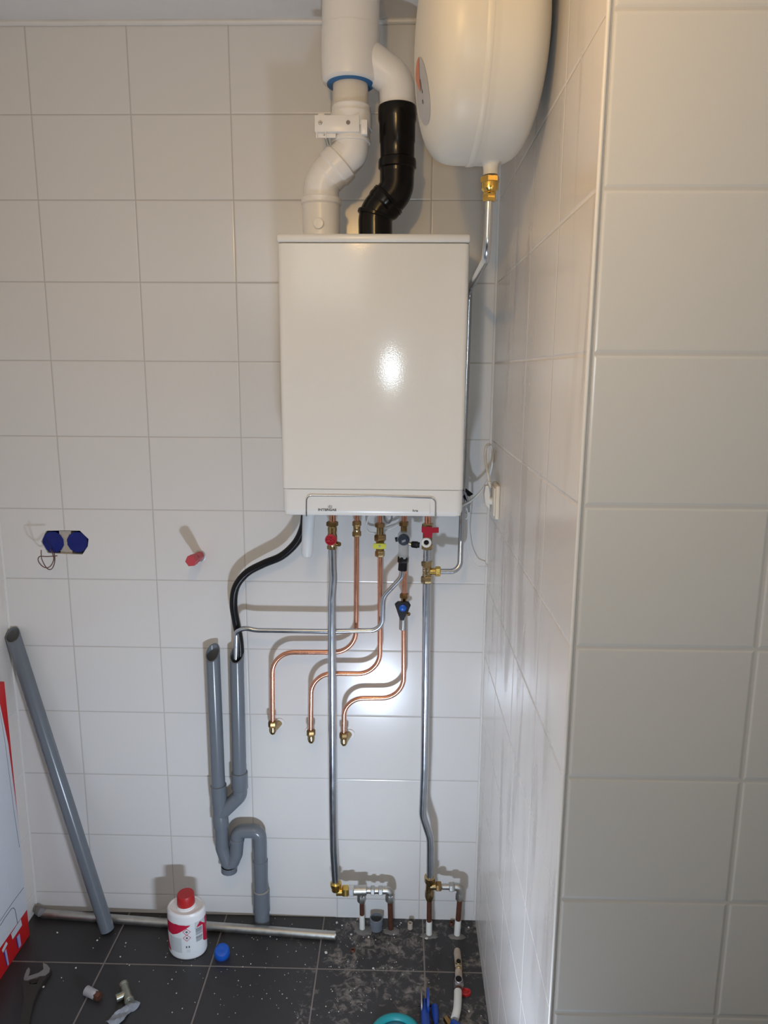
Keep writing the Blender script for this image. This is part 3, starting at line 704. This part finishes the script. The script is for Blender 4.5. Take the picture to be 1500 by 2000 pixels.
for (yy, zz, h) in ((STY-.010, STZ+.008, .016), (STY-.006, STZ-.017, .006), (STY-.014, STZ-.004, .005)):
    q = [dome(yy-.003, zz-h/2, .0011), dome(yy+.003, zz-h/2, .0011), dome(yy+.003, zz+h/2, .0011), dome(yy-.003, zz+h/2, .0011)]
    bm.faces.new([bm.verts.new(p) for p in q])
obj('sticker_print', bm, M_ink, stk)
bm = B()     # bracket holding the tank on the wall
box(bm, (1.135, -.62, 2.28), (XR, -.48, 2.335), .003, 2); obj('wall_bracket', bm, M_steel2, tank)

t = comp('brass_union', 'bright yellow brass reducing union right under the expansion tank nozzle', 'fitting', P(956, 370, -.55))
line(t, 'nut', M_brassy, 957, 345, 957, 357.5, -.55, .0176, 'nut')
bm = B(); a = P(957, 356, -.55); b = P(956, 381, -.55); L = (b-a).length; lathe(bm, a, b-a, [(0, .0150), (.001, .0155), (L*.55, .0150), (L*.72, .0115), (L*.78, .0108), (L*.86, .0118), (L, .0105)], 32); obj('union_body', bm, M_brassy, t)
line(t, 'nut', M_brassy, 956, 378.5, 955.5, 394, -.55, .0125, 'nut')

# ================================================================== GREY DRAIN
YD = -.036
t = thing('drain_trap', 'grey plastic double standpipe with wye and siphon trap on the wall', 'drain', (PZ(511, 1803).x, YD, 0))
cutn = (-.12, -.72, .70)
a, b = P(426.5, 1540, YD), P(415.5, 1275, YD)
bm = B(); pipe(bm, a, b, .0200, .0172, 40, n_top=cutn); obj('standpipe', bm, M_gpvc, t)['label'] = 'left open standpipe cut at an angle'
a2, b2 = P(468, 1520, YD), P(462.5, 1278, YD)
bm = B(); pipe(bm, a2, b2, .0200, .0172, 40, n_top=cutn); obj('standpipe', bm, M_gpvc, t)['label'] = 'right open standpipe taking the black hose'
bm = B()
a = P(426.3, 1532, YD); b = P(431.5, 1612, YD); L = (b-a).length
lathe(bm, a, b-a, [(0, .0210), (.0015, .0232), (L*.42, .0230), (L*.5, .0215), (L*.72, .0215), (L*.76, .0232), (L, .0232)], 40)
tube(bm, fillet([P(468, 1530, YD), P(469, 1553, YD), P(430, 1590, YD)], .03, 10), .0212, 32)
a = P(467.8, 1507, YD); b = P(468.6, 1541, YD); L = (b-a).length; lathe(bm, a, b-a, [(0, .0212), (.0015, .0235), (L-.004, .0235), (L, .0214)], 36)
obj('wye', bm, M_gpvc, t)
bm = B()
tp = fillet([P(431.5, 1608, YD), P(434, 1655, YD), P(449, 1697, YD), P(461, 1668, YD), P(463, 1645, YD), P(463.5, 1623, YD), P(506.5, 1623, YD), P(508, 1648, YD), P(508.5, 1690, YD)], [.03, .022, .02, .2, .03, .03, .1], 10)
tube(bm, tp, .0200, 32)
for (u, v, u1, v1) in ((463, 1636, 462, 1645),): lathe(bm, P(u, v, YD), P(u1, v1, YD)-P(u, v, YD), [(0, .021), (.001, .0222), (.010, .0222), (.011, .021)], 32)
obj('trap', bm, M_gpvc, t)
bm = B(); c = P(448, 1684, YD); lathe(bm, c, (-.05, 0, -1), [(0, .0205), (.009, .0210), (.0095, .0240), (.028, .0240), (.029, .0215)], 36); obj('cleanout_cap', bm, M_gpvc, t)
bm = B(); lathe(bm, c+V((-.0006, 0, -.0085)), (-.05, 0, -1), [(0, .0218), (0, .0241), (.0016, .0241), (.0016, .0218)], 36); obj('gap_shade_band', bm, M_holeshade, t)  # black band painting the shade of the gap above the cap
bm = B(); a = P(508.5, 1679, YD); b = P(510, 1748, YD); L = (b-a).length
lathe(bm, a, b-a, [(0, .0205), (.001, .0222), (L*.12, .0222), (L*.3, .0215), (L, .0215)], 36); obj('outlet_pipe', bm, M_gpvc, t)
a = P(510, 1738, YD); e = PZ(511.5, 1800); e.y = YD+.012
bm = B(); L = a.z; lathe(bm, V((a.x, YD+.002, a.z)), (0, 0, -1), [(0, .0225), (.001, .0250), (L*.60, .0252), (L*.62, .0228), (L+.002, .0228)], 36); obj('floor_coupling', bm, M_gpvc, t)
bm = B(); lathe(bm, V((a.x, YD+.001, a.z+.0035)), (0, 0, -1), [(0, .0218), (.0015, .0236), (.004, .0236), (.005, .0225)], 30); obj('glue_bead', bm, M_glue, t)

# black corrugated hose
pts = spline([P(596, 1000, -.07), P(592, 1030, -.065), P(578, 1060, -.052), P(550, 1086, -.042), P(515, 1101, -.036), P(482, 1119, -.034), P(461, 1146, -.036), P(456, 1180, -.034), P(461, 1215, -.033), P(467, 1245, -.032), P(469.5, 1275, -.031), P(469, 1330, -.031)], 10)
out = []
for a, b in zip(pts, pts[1:]):
    k = max(1, int((b-a).length/.00125))
    out += [a.lerp(b, i/k) for i in range(k)]
bm = B(); tube(bm, out, [.0110 if i % 2 else .0100 for i in range(len(out))], 18)
tag(obj('corrugated_hose', bm, M_blackp, angle=80), 'black corrugated condensate hose sweeping from boiler to the right standpipe', 'hose')

# leaning pvc pipe, lying conduit
b = PZ(213, 1813); b.z = .0; b.y = -.0785
a = P(19, 1240, -.024); a.x = -.160
bm = B(); d = (a-b).normalized(); b = b + V((0, 0, .006))
pipe(bm, b, a, .0200, .0176, 40, n_top=(-.05, -.62, .78), n_bot=d)
lp = tag(obj('leaning_pipe', bm, M_gpvc), 'long grey plastic pipe leaning against the wall in the left corner', 'pipe')
x, y, z = frame(d); bm = B()      # printed line of small dark characters along the pipe
for i in range(34):
    k = .12+.7*i/34+random.uniform(-.004, .004)
    if i % 9 == 8: continue
    q = b.lerp(a, k); nrm = (V((-.62, -1, .0))-d*V((-.62, -1, 0)).dot(d)).normalized(); s = d.cross(nrm)
    c = q+nrm*.0201; l_ = random.uniform(.003, .007)
    prism(bm, [c+d*l_+s*.0012, c+d*l_-s*.0012, c-d*l_-s*.0012, c-d*l_+s*.0012], nrm*.0001)
obj('print_line', bm, M_ink, lp)['label'] = 'dark printed marking line'
r = .0125; a = V((PZ(655, 1828, r).x, -.089, r)); b = V((-.148, -.028, r))
bm = B(); pipe(bm, b, a, r, .0112, 28)
tag(obj('steel_conduit', bm, M_steel2), 'long grey steel tube lying on the floor along the back wall', 'pipe')
bm = B(); tube(bm, [V((-.176, -.018, .010)), V((-.166, -.022, .018)), V((-.152, -.030, .019)), V((-.140, -.028, .016))], [.006, .012, .014, .010], 14)
tag(obj('rag', bm, mat('grey_rag', (.20, .20, .21), .9, bump=1)), 'small grey rag stuffed into the left corner on the floor', 'rag')

# ================================================================== WALL SOCKET BOXES, WIRES, PLUG
def box_cup(u, v, r, lb, sp):
    c = P(u, v, .004); bm = B()
    lathe(bm, c, (0, 1, 0), [(0, r), (.001, r*.97), (.045, r*.93), (.047, r*.8), (.047, .001)], 12, .26)
    o = obj('junction_box', bm, M_blued, angle=20); tag(o, lb, 'wall box')
    bm = B(); q = P(u+sp, v+1.2, .006); lathe(bm, q, (0, -1, 0), [(0, .0024), (.0014, .0018), (.0018, .0004)], 12)
    s = obj('screw', bm, M_silic, o); return o
box_cup(104, 1059, .0305, 'deep blue round flush box sunk in the tiles, left one with brown wires', 19)
box_cup(151, 1059, .0295, 'deep blue round flush box sunk in the tiles, right one', -19)
bm = B(); q = P(128, 1059, .030); box(bm, (P(80, 1059, 0).x, .044, P(80, 1084, 0).z), (P(174, 1059, 0).x, .060, P(80, 1035, 0).z))
a_, b_ = P(119, 1082, .006), P(138, 1037, .006)
box(bm, (a_.x, .006, a_.z), (b_.x, .044, b_.z))
tag(obj('mortar_fill', bm, M_plast), 'rough grey mortar packed around the two blue boxes', 'mortar')
def wire(pts_, Y0, lb, name='brown_wire', m=M_wirebr, r=.0014, grp=None):
    bm = B(); tube(bm, spline([P(u, v, y) for u, v, y in pts_], 8), r, 8); return tag(obj(name, bm, m), lb, 'wire', grp)
wire([(96, 1070, .03), (99, 1074, -.01), (103, 1082, -.05), (105, 1092, -.065), (100, 1104, -.07), (92, 1109, -.07), (83, 1106, -.072), (76, 1098, -.076), (74.5, 1091, -.078), (79, 1086.5, -.078), (92, 1087, -.078), (112, 1085.5, -.078)], 0, 'brown wire looping down from the left blue box, end pointing right')
wire([(103, 1072, .03), (105, 1078, -.01), (107, 1088, -.04), (106, 1101, -.055), (101, 1111, -.06), (94, 1111.5, -.06), (88, 1105, -.062), (82, 1093, -.066), (80.5, 1084, -.07), (80.5, 1074.5, -.074)], 0, 'brown wire looping down from the left blue box, end pointing up')
wire([(148, 1056, .035), (138, 1051, .012), (142, 1044, .02), (158, 1044, .02), (164, 1056, .015), (156, 1068, .03)], 0, 'thin dark wire curled inside the right blue box', 'dark_wire', M_cabled, .0009)

t = thing('pipe_plug', 'coral red hexagonal plastic plug sticking out of the tiled wall', 'plug', P(390, 1085, 0))
a = P(390.5, 1085.5, 0); b = P(372.5, 1096, -.077)
bm = B(); lathe(bm, a+V((0, .003, 0)), (0, -1, 0), [(0, .0165), (.0045, .0165), (.005, .0150), (.005, .010)], 28); obj('collar', bm, M_steel2, t)
bm = B(); ax = b-a; L = ax.length
lathe(bm, a, ax, [(0, .0122), (L*.55, .0122), (L*.60, .0142)], 28); lathe(bm, a+ax*.58, ax, [(0, .0135), (L*.05, .0152), (L*.41, .0156), (L*.42, .0146), (L*.42, .0112)], 6, .1)
obj('plug_body', bm, M_redp, t)
bm = B(); lathe(bm, a+ax*.80, ax, [(0, .0003), (0, .0112), (L*.198, .0113)], 6, .1, cap=False); obj('hex_recess', bm, M_redshade, t)  # recess walls coloured darker to paint in the shade

# power socket on the side wall, plug and cable
t = thing('wall_socket', 'cream surface socket plate seen edge-on on the dusty side wall', 'socket', (XR, -.165, 1.33))
bm = B(); box(bm, (XR-.010, -.205, 1.289), (XR, -.125, 1.372), .003, 3); obj('socket_plate', bm, M_sock, t)
bm = B(); box(bm, (XR-.014, -.198, 1.296), (XR-.010, -.132, 1.365), .0015, 2); obj('socket_cover', bm, M_sock, t)
t = thing('power_plug', 'white angled power plug pushed into the wall socket, cable looping above', 'plug', (XR-.03, -.16, 1.34))
bm = B(); YP = -.158
lathe(bm, V((XR-.014, YP, 1.328)), (-1, 0, 0), [(0, .0105), (.010, .0105), (.014, .009)], 24)
prism(bm, [V((XR-.020, YP-.010, 1.308)), V((XR-.030, YP-.010, 1.320)), V((XR-.034, YP-.009, 1.345)), V((XR-.031, YP-.007, 1.366)), V((XR-.024, YP-.008, 1.366)), V((XR-.020, YP-.010, 1.340))], (0, .020, 0))
obj('plug_body', bm, M_cable, t)
bm = B(); s0 = P(957, 952, YP); cyl(bm, s0, P(955.5, 941, YP), .0042)
for k in range(4): q = s0.lerp(P(955.5, 941, YP), k/3.5); lathe(bm, q, (0, 0, 1), [(0, .0045), (.0005, .0056), (.0016, .0056), (.0021, .0045)], 14)
obj('strain_relief', bm, M_cable, t)
bm = B()
tube(bm, spline([P(955.8, 944, YP), P(953, 926, -.15), P(949.5, 908, -.13), P(947.5, 888, -.11), P(950, 872, -.10), P(956, 868, -.09), P(961.5, 876, -.08), P(963, 892, -.07), P(960, 914, -.06), P(953, 937, -.05), P(941, 958, -.045), P(926, 973, -.045), P(915, 981, -.05), P(905, 986, -.06), P(896, 992, -.08)], 8), .0032, 12)
obj('power_cable', bm, M_cable, t)
wire([(905, 958, -.07), (910, 966, -.06), (914.5, 982, -.05), (916, 1000, -.045)], 0, 'dark sheathed cable end hanging beside the boiler edge', 'dark_wire', M_cabled, .0028)
wire([(916, 998, -.045), (916, 1020, -.04), (913.5, 1045, -.035), (913.5, 1062, -.035), (918, 1086, -.03), (925, 1099, -.025), (933, 1106, -.02), (944, 1106, -.015), (954.5, 1105.5, -.006)], 0, 'thin white wire hanging beside the boiler into the wall corner', 'thin_wire', M_cable, .0013)
wire([(900, 1008, -.03), (908, 1014, -.03), (914, 1008, -.03), (913, 996, -.03), (906, 988, -.03), (900, 990, -.03)], 0, 'small white cable loop peeking out behind the lower boiler corner', 'cable_loop', M_cable, .0024)
bm = B(); prism(bm, [P(906, 951, -.05), P(924.5, 965, -.04), P(917, 970, -.045), P(912.5, 968, -.05), P(913, 981, -.055), P(905, 972, -.06)], (0, .004, 0))
tag(obj('cable_clip', bm, M_blackp), 'black pointed plastic clip at the right edge of the boiler', 'clip')
wire([(722, 1005, -.02), (718, 1016, -.02), (714.5, 1028, -.02), (719, 1038, -.02), (729, 1041, -.02), (742, 1040, -.02), (757, 1034, -.02), (771, 1028, -.02), (782, 1018, -.02), (784, 1005, -.02)], 0, 'white cable hanging in a loop behind the gas tap', 'cable_loop', M_cable, .0026)
wire([(750, 1004, -.02), (752, 1016, -.02), (758, 1022, -.02), (764, 1016, -.02), (766, 1004, -.02)], 0, 'small grey cable loop under the boiler right of the gas tap', 'cable_loop', M_cabled, .0024)
wire([(753, 1030, -.012), (764, 1026, -.012), (778, 1020, -.012), (790, 1006, -.012)], 0, 'grey-white cable running behind the safety valve', 'cable_loop', M_cable, .0022)

# ================================================================== CARTON
cx_, cy0, cy1, cz1 = -.152, -.100, -.62, .80
t = thing('carton', 'tall white and red printed cardboard box standing in the left corner', 'cardboard box', (-.166, -.35, 0))
bm = B(); box(bm, (-.1815, cy1, 0), (cx_, cy0, cz1), .001, 1); obj('box_body', bm, M_cardr, t)
bm = B()
def face_poly(pts_, off=.0004, th=.0002):
    q = [PX(u, v, cx_+off) for u, v in pts_]; prism(bm, [V((cx_+off, p.y, p.z)) for p in q], (th, 0, 0))
top = PX(2, 1345, cx_)
def YZ(y_, z_): return V((cx_+.0004, y_, z_))
pr1 = [PX(52, 1777, cx_), PX(0, 1851, cx_)]
slope = (pr1[1].z-pr1[0].z)/(pr1[1].y-pr1[0].y)
q0 = pr1[0]
zl = lambda y_: q0.z + slope*(y_-q0.y)
prism(bm, [YZ(cy0-.001, zl(cy0)), YZ(cy1+.01, zl(cy1)), YZ(cy1+.01, cz1-.004), YZ(cy0-.040, cz1-.004), YZ(cy0-.013, .62), YZ(cy0-.003, .40), YZ(cy0-.001, .25)], (.0002, 0, 0))
pn = obj('printed_panel', bm, M_card, t); pn['label'] = 'white printed panel'
def stroke(pts_, wd, m, name, off=.0008):
    bmx = B(); q = [PX(u, v, cx_+off) for u, v in pts_]; q = [V((cx_+off, p.y, p.z)) for p in q]
    tube(bmx, q, wd, 6); return obj(name, bmx, m, pn)
stroke([(46, 1734), (30, 1755), (14, 1778), (0, 1799)], .0008, M_ink, 'print_line')
stroke([(34, 1803), (31, 1785), (29, 1776), (26, 1773), (22, 1775), (10, 1792), (0, 1808)], .0009, M_ink, 'print_line')
stroke([(13, 1820), (18, 1812)], .0026, M_printglint, 'print_mark')
stroke([(0, 1390), (10, 1450), (28, 1590), (38, 1655)], .0005, M_ink, 'print_line')
stroke([(14, 1702), (16, 1716), (19, 1737)], .0007, M_printglint, 'print_mark')
def patch(pts_, m, name, off):
    global bm
    bm = B(); face_poly(pts_, off); return obj(name, bm, m, pn)
patch([(40.5, 1795), (43, 1807), (24.5, 1835), (21.5, 1824)], M_card, 'printed_tap', .0010)
patch([(12, 1839), (15, 1843), (6, 1861), (3.5, 1856)], M_card, 'printed_tap', .0010)
patch([(38, 1823), (41.5, 1846), (37, 1852), (33, 1830)], M_purl, 'printed_pipe', .0008)
patch([(33, 1830), (37, 1852), (35.5, 1853), (31, 1833)], M_purp, 'printed_pipe', .0008)
patch([(12, 1853), (17.5, 1883), (15, 1886.5), (9, 1858)], M_purl, 'printed_pipe', .0008)
patch([(9, 1858), (15, 1886.5), (13.5, 1886), (7, 1861)], M_purp, 'printed_pipe', .0008)

# ================================================================== THINGS ON THE FLOOR
bc = V((0.331, -.137, 0)); ang = -.12
t = thing('solvent_bottle', 'white plastic solvent bottle with red cap and red hazard label on the floor', 'bottle', bc)
def bsurf(th, z_, r=1.0):
    a, b_ = .0550, .0430
    zz = z_; k = 1.0
    if zz < .012: k = .93+.07*math.sin(PI/2*zz/.012)
    if zz > .134: k = 1-.07*(1-math.cos(min(1, (zz-.134)/.010)*PI/2))
    x, y = a*k*r*math.cos(th), b_*k*r*math.sin(th)
    ca, sa = math.cos(ang), math.sin(ang)
    return bc + V((x*ca-y*sa, x*sa+y*ca, z_))
bm = B(); n = 64; rows = []
for z_, r in [(0, .93)]+[(.012*i/5, 1) for i in range(1, 6)]+[(.134, 1)]+[(.134+.010*i/6, 1) for i in range(1, 7)]+[(.1445, .93), (.1425, .88), (.1430, .42), (.1445, .41)]:
    rows.append([bm.verts.new(bsurf(2*PI*j/n, z_, r)) for j in range(n)])
for a, b in zip(rows, rows[1:]):
    for j in range(n): k = (j+1) % n; bm.faces.new((a[j], a[k], b[k], b[j]))
bm.faces.new(rows[0]); bm.faces.new(rows[-1]); obj('bottle_body', bm, M_bott, t)
bm = B(); lathe(bm, bc+V((0, 0, .142)), (0, 0, 1), [(0, .0270), (.005, .0270), (.006, .0245), (.010, .0245)], 36); obj('neck', bm, M_bott, t)
bm = B(); lathe(bm, bc+V((0, 0, .151)), (0, 0, 1), [(0, .0245), (.002, .0252), (.028, .0240), (.031, .0225), (.031, .001)], 40); obj('cap', bm, M_redc, t)['label'] = 'red screw cap'
# label shell: colour regions per face; a = angle fraction across the front (0 left .. 1 right), h = height fraction
bm = B(); NA, NH = 150, 110; th0, th1 = PI*1.02, PI*2.06
G = [[bm.verts.new(bsurf(th0+(th1-th0)*i/NA, .012+.106*j/NH, 1.006)) for i in range(NA+1)] for j in range(NH+1)]
def frac(a, h):   # px-like coordinates on the label: x 0..100 along the visible front, y 0..100 up
    x = 50*(1-math.cos(PI*a*.96)); y = h*100
    if x < 64 and y > 62-(.0 if x < 20 else (x-20)*-.55)+0 and y < 97-(abs(x-30)*.05) and y > 58+max(0, x-18)*.78: return 1
    if y < 58 and x < 14-(y-4)*-.0 and x < 2+(58-y)*.22 and y > 6: return 1
    if 74 < x < 96 and y > 98-abs(x-86)*1.6: return 2
    if 75 < x < 91 and y > 84: return 1
    if x >= 91 and y > 22+(100-x)*1.5: return 1
    if 76 < x < 90 and 40 < y < 82:
        if 57 < y < 60: return 0
        return 3 if (int(y*1.3) % 2) else 2
    for cx, cyy in ((55, 76), (55, 58)):
        d = abs(x-cx)/9.5+abs(y-cyy)/10.5
        if .82 < d < 1.02: return 1
        if d < .36: return 3
    if 12 < x < 42 and 12 < y < 56: return 2
    if 52 < x < 55 and 27 < y < 34: return 3
    if 58 < x < 61 and 27 < y < 34 : return 3
    if 53 < x < 62 and 14 < y < 25: return 2 if int(y) % 2 else 0
    return 0
for j in range(NH):
    for i in range(NA):
        f = bm.faces.new((G[j][i], G[j][i+1], G[j+1][i+1], G[j+1][i])); f.material_index = frac((i+.5)/NA, (j+.5)/NH)
lo = obj('label', bm, [M_labw, M_labr, M_labg, M_ink], t); lo['label'] = 'red and white label with hazard diamonds'

q = PZ(434, 1870); t = thing('stopper', 'loose blue plastic screw cap lying on the floor beside the bottle', 'cap', (q.x, q.y, 0))
bm = B(); lathe(bm, V((q.x, q.y, .0205)), (.10, -.42, .9), [(-.018, .0205), (-.014, .0222), (.003, .0215), (.009, .0175), (.011, .010), (.0095, .004), (.0095, .0005)], 36); obj('cap_shell', bm, M_blue, t)

# adjustable wrench
t = thing('adjustable_wrench', 'dark adjustable wrench lying on the floor, worn grey jaws', 'wrench', PZ(70, 1940))
zt = .011
f = lambda pts_, z_=zt: [PZ(u, v, z_) for u, v in pts_]
bm = B(); prism(bm, f([(45, 1914), (52, 1913), (58, 1922), (72, 1922), (77, 1908), (88, 1903), (99, 1892), (101, 1894), (88, 1912), (76, 1930), (66, 1955), (58, 1990), (54, 2030), (30, 2030), (40, 1990), (46, 1955), (45, 1930)]), (0, 0, -.010)); obj('handle', bm, M_wren, t)
bm = B(); prism(bm, f([(84, 1880), (92, 1884), (97.5, 1891), (96, 1898), (88, 1905), (77, 1906), (64, 1911), (54, 1914), (47, 1914), (47, 1911), (56, 1906), (75, 1900), (85, 1893), (84, 1886)], .013), (0, 0, -.012)); obj('fixed_jaw', bm, M_jaw, t)
bm = B(); prism(bm, f([(56, 1889), (58.5, 1893), (57, 1902), (53, 1911), (46, 1912), (48, 1904), (52, 1894)], .014), (0, 0, -.012)); obj('moving_jaw', bm, M_jaw, t)
bm = B(); a, b = PZ(60, 1920, .009), PZ(73, 1917, .009)
L = (b-a).length; lathe(bm, a, b-a, [(L*i/16, .0052 if i % 2 else .0042) for i in range(17)], 14); obj('worm_screw', bm, M_wren, t)

# loose fittings
a, b = PZ(168, 1934, .012), PZ(188, 1944, .010)
t = thing('loose_coupling', 'short greyish pipe coupling with brown end lying on the dark floor', 'fitting', (a+b)/2)
bm = B(); L = (b-a).length; lathe(bm, a, b-a, [(0, .0100), (.001, .0122), (L*.55, .0118), (L*.9, .0118), (L, .0100)], 20); obj('coupling_body', bm, mat('chalky_zinc', (.40, .40, .41), .6, .3, var=.15), t)
bm = B(); d = (b-a).normalized(); nut(bm, b-d*.004, b+d*.013, .0115); obj('end_nut', bm, M_copold, t)
cyl_ = lambda bm_, p, q_, r_: cyl(bm_, p, q_, r_, 20, .001)
t = thing('loose_tee', 'small olive-grey pipe tee lying on the floor beside the crumpled tape', 'fitting', PZ(246, 1940))
bm = B(); a, b, c, m_ = PZ(242, 1924, .014), PZ(252, 1953, .012), PZ(227, 1950, .011), PZ(246, 1941, .013)
cyl_(bm, a, b, .0108); cyl_(bm, m_, c, .0100)
d = (a-b).normalized(); cyl_(bm, a-d*.004, a+d*.005, .0122); lathe(bm, b+d*.004, -d, [(0, .0112), (.001, .0125), (.007, .0125), (.009, .0110), (.009, .0075)], 20)
obj('tee_body', bm, mat('olive_zinc', (.34, .34, .28), .35, .8, var=.2), t)
bm = B(); lathe(bm, b-d*.0045, -d, [(0, .0078), (.0006, .0001)], 16); obj('tee_shade_disc', bm, M_holeshade, t)  # flat black disc painting the shade inside the tee opening
bm = B(); n = 26; rows = []
s0, s1 = PZ(268, 1958), PZ(214, 2004)
for i in range(n+1):
    c = s0.lerp(s1, i/n); dd = (s1-s0).normalized(); sd = V((-dd.y, dd.x, 0)); wd = .013+.003*math.sin(i*.45)+.005*(i/n)
    rows.append([bm.verts.new(c+sd*wd*k+V((0, 0, .004+.003*math.sin(i*.35+k*2.4)+random.uniform(0, .002)))) for k in (-1, -.6, -.2, .2, .6, 1)])
for a, b in zip(rows, rows[1:]):
    for j in range(5): bm.faces.new((a[j], a[j+1], b[j+1], b[j]))
r = bmesh.ops.extrude_face_region(bm, geom=bm.faces[:])
for g in r['geom']:
    if isinstance(g, bmesh.types.BMVert): g.co.z -= .0015
tag(obj('crumpled_tape', bm, M_foil, angle=20), 'crumpled strip of shiny grey-blue tape lying by the loose tee', 'tape')

# teal tool handle
t = thing('teal_tool', 'teal plastic ring-shaped tool handle at the bottom edge of the photo', 'tool', PZ(775, 2010))
bm = B(); c = PZ(773, 2016, .014); tube(bm, [c+V((.050*math.cos(2*PI*i/40), .040*math.sin(2*PI*i/40), 0)) for i in range(40)], .012, 14, closed=True); obj('ring_handle', bm, M_teal, t)
bm = B(); tube(bm, [c+V((.034*math.cos(2*PI*i/40), .026*math.sin(2*PI*i/40)+.001, -.003)) for i in range(40)], .0075, 12, closed=True); obj('inner_grip', bm, M_teald, t)
# blue pipe cutter standing on edge
t = thing('blue_pipe_tool', 'blue-handled pipe tool lying on the floor left of the metal manifold', 'tool', PZ(835, 1980))
def plate(u, v, rx, rz, thk, m, name, par, lean=0.0):
    bm = B(); q = PZ(u, v); c = V((q.x, q.y-.012, rz)); n = 32
    prism(bm, [c+V((lean*math.sin(2*PI*i/n)*.3, rx*math.cos(2*PI*i/n), rz*math.sin(2*PI*i/n))) for i in range(n)], (thk, 0, 0))
    return obj(name, bm, m, par)
plate(821.5, 1966, .026, .024, .003, M_jaw, 'side_plate', t)
plate(832.5, 1966, .030, .029, .006, M_tblue, 'side_plate', t)
bm = B(); a, b = PZ(829, 1958, .020), PZ(834, 2030, .015)
tube(bm, [a+V((0, .004, .004)), a+V((0, -.02, .003)), a.lerp(b, .5), b], [.006, .0105, .0118, .012], 18); obj('grip', bm, M_tblue, t)
bm = B(); a, b = PZ(849, 1966, .016), PZ(852, 2000, .010)
tube(bm, [a+V((0, .010, -.003)), a, a.lerp(b, .5), b], [.003, .0095, .0095, .005], 16); obj('feed_knob', bm, M_tblue, t)
bm = B(); q = PZ(817, 1963, .012); cyl(bm, q, q+V((.045, 0, .0)), .0035, 12); obj('axle', bm, M_blackp, t)
# manifold lying on the floor with open outlets
t = thing('old_manifold', 'lime-scaled metal manifold with open outlets and white pipe on the floor', 'manifold', PZ(895, 1910))
X = lambda u, v, z_: PZ(u, v, z_)
bm = B(); tube(bm, [X(893, 1856, .013), X(893, 1862, .014), X(895.5, 1884, .014), X(896, 1914, .014)], [.0085, .0098, .0098, .0098], 24); obj('tan_pipe', bm, M_tan, t)
bm = B(); q = X(895.5, 1882, .018); lathe(bm, q, (0, -.25, 1), [(0, .0085), (.010, .0082), (.0105, .0075), (.0105, .0052)], 24)
cyl(bm, X(896, 1893, .014), X(896, 1897, .014), .0118, 24, .001); obj('outlet', bm, M_brass, t)
bm = B(); lathe(bm, q+V((0, -.25, 1)).normalized()*.0106, (0, -.25, 1), [(0, .0068), (.0004, .0001)], 18); obj('outlet_shade_disc', bm, M_holeshade, t)  # black disc over the rim, painted shade of the open outlet
bm = B(); q = X(895.5, 1918, .017); nut(bm, q+V((0, .010, -.003)), q+V((0, -.016, -.003)), .0135); lathe(bm, q, (0, -.2, 1), [(0, .0112), (.012, .0108), (.013, .0098), (.013, .0072)], 24)
obj('elbow_fitting', bm, mat('pinkish_nickel', (.42, .38, .38), .35, .8, var=.3), t)
bm = B(); lathe(bm, q+V((0, -.2, 1)).normalized()*.0131, (0, -.2, 1), [(0, .0088), (.0004, .0001)], 18); obj('outlet_shade_disc', bm, M_holeshade, t)  # black disc painting the dark inside of the elbow outlet
bm = B(); cyl(bm, X(895.5, 1930, .012), X(895, 1942, .012), .0085); obj('copper_end', bm, M_copold, t)
bm = B(); tube(bm, spline([X(894.5, 1936, .013), X(894, 1955, .014), X(892.5, 1972, .014), X(888, 1990, .012)], 6), .0105, 22); obj('white_pipe', bm, M_sleeve, t)['label'] = 'white plastic-coated pipe end'
bm = B(); tube(bm, [X(884, 1996, .014), X(896, 2006, .018), X(902, 2020, .018)], [.008, .010, .010], 14)
tag(obj('blue_tool_end', bm, M_tblue), 'blue plastic tool end at the bottom edge below the white pipe', 'tool')
bm = B(); q = X(876, 1995, .008); nut(bm, q+V((-.006, .010, 0)), q+V((.004, -.012, 0)), .009)
tag(obj('brass_nut', bm, M_brassd), 'dark brass nut on the floor left of the white pipe end', 'nut')
q = PZ(908.5, 1940); t = thing('red_ring', 'small red round plastic cap on the floor half behind the white pipe', 'cap', (q.x, q.y, 0))
bm = B(); lathe(bm, V((q.x, q.y, 0)), (0, -.0, 1), [(0, .0115), (.006, .0115), (.0072, .0105), (.0072, .0085), (.004, .0075), (.004, .0004)], 28, sy=1.35); obj('cap_shell', bm, M_redc, t)

# crumbs of plaster
bm = B()
def crumb(x, y, s):
    r = bmesh.ops.create_icosphere(bm, subdivisions=1, radius=s)
    for v in r['verts']: v.co = V((v.co.x*random.uniform(.7, 1.3)+x, v.co.y*random.uniform(.7, 1.3)+y, v.co.z*random.uniform(.4, .8)+s*.4))
for i in range(230):
    x = random.triangular(-.1, 1.16, .85); y = -random.uniform(.005, .36); crumb(x, y, random.choice((.0008, .0011, .0014, .0018)))
for u, v, s in ((658, 1803, .0042), (637, 1861, .0048), (769, 1826, .0028), (833, 1834, .0048), (720, 1831, .0036), (668, 1808, .0030), (686, 1826, .0035), (783, 1803, .0025), (729, 1892, .004), (915, 1812, .003), (916, 1976, .0035), (112, 1822, .003), (190, 1837, .0028), (246, 1842, .0024), (235, 1869, .0024), (148, 1891, .0028), (85, 1928, .003)):
    q = PZ(u, v); crumb(q.x, q.y, s)
tag(obj('plaster_crumbs', bm, M_chip), 'white plaster crumbs scattered over the dark floor', 'rubble', kind='stuff')
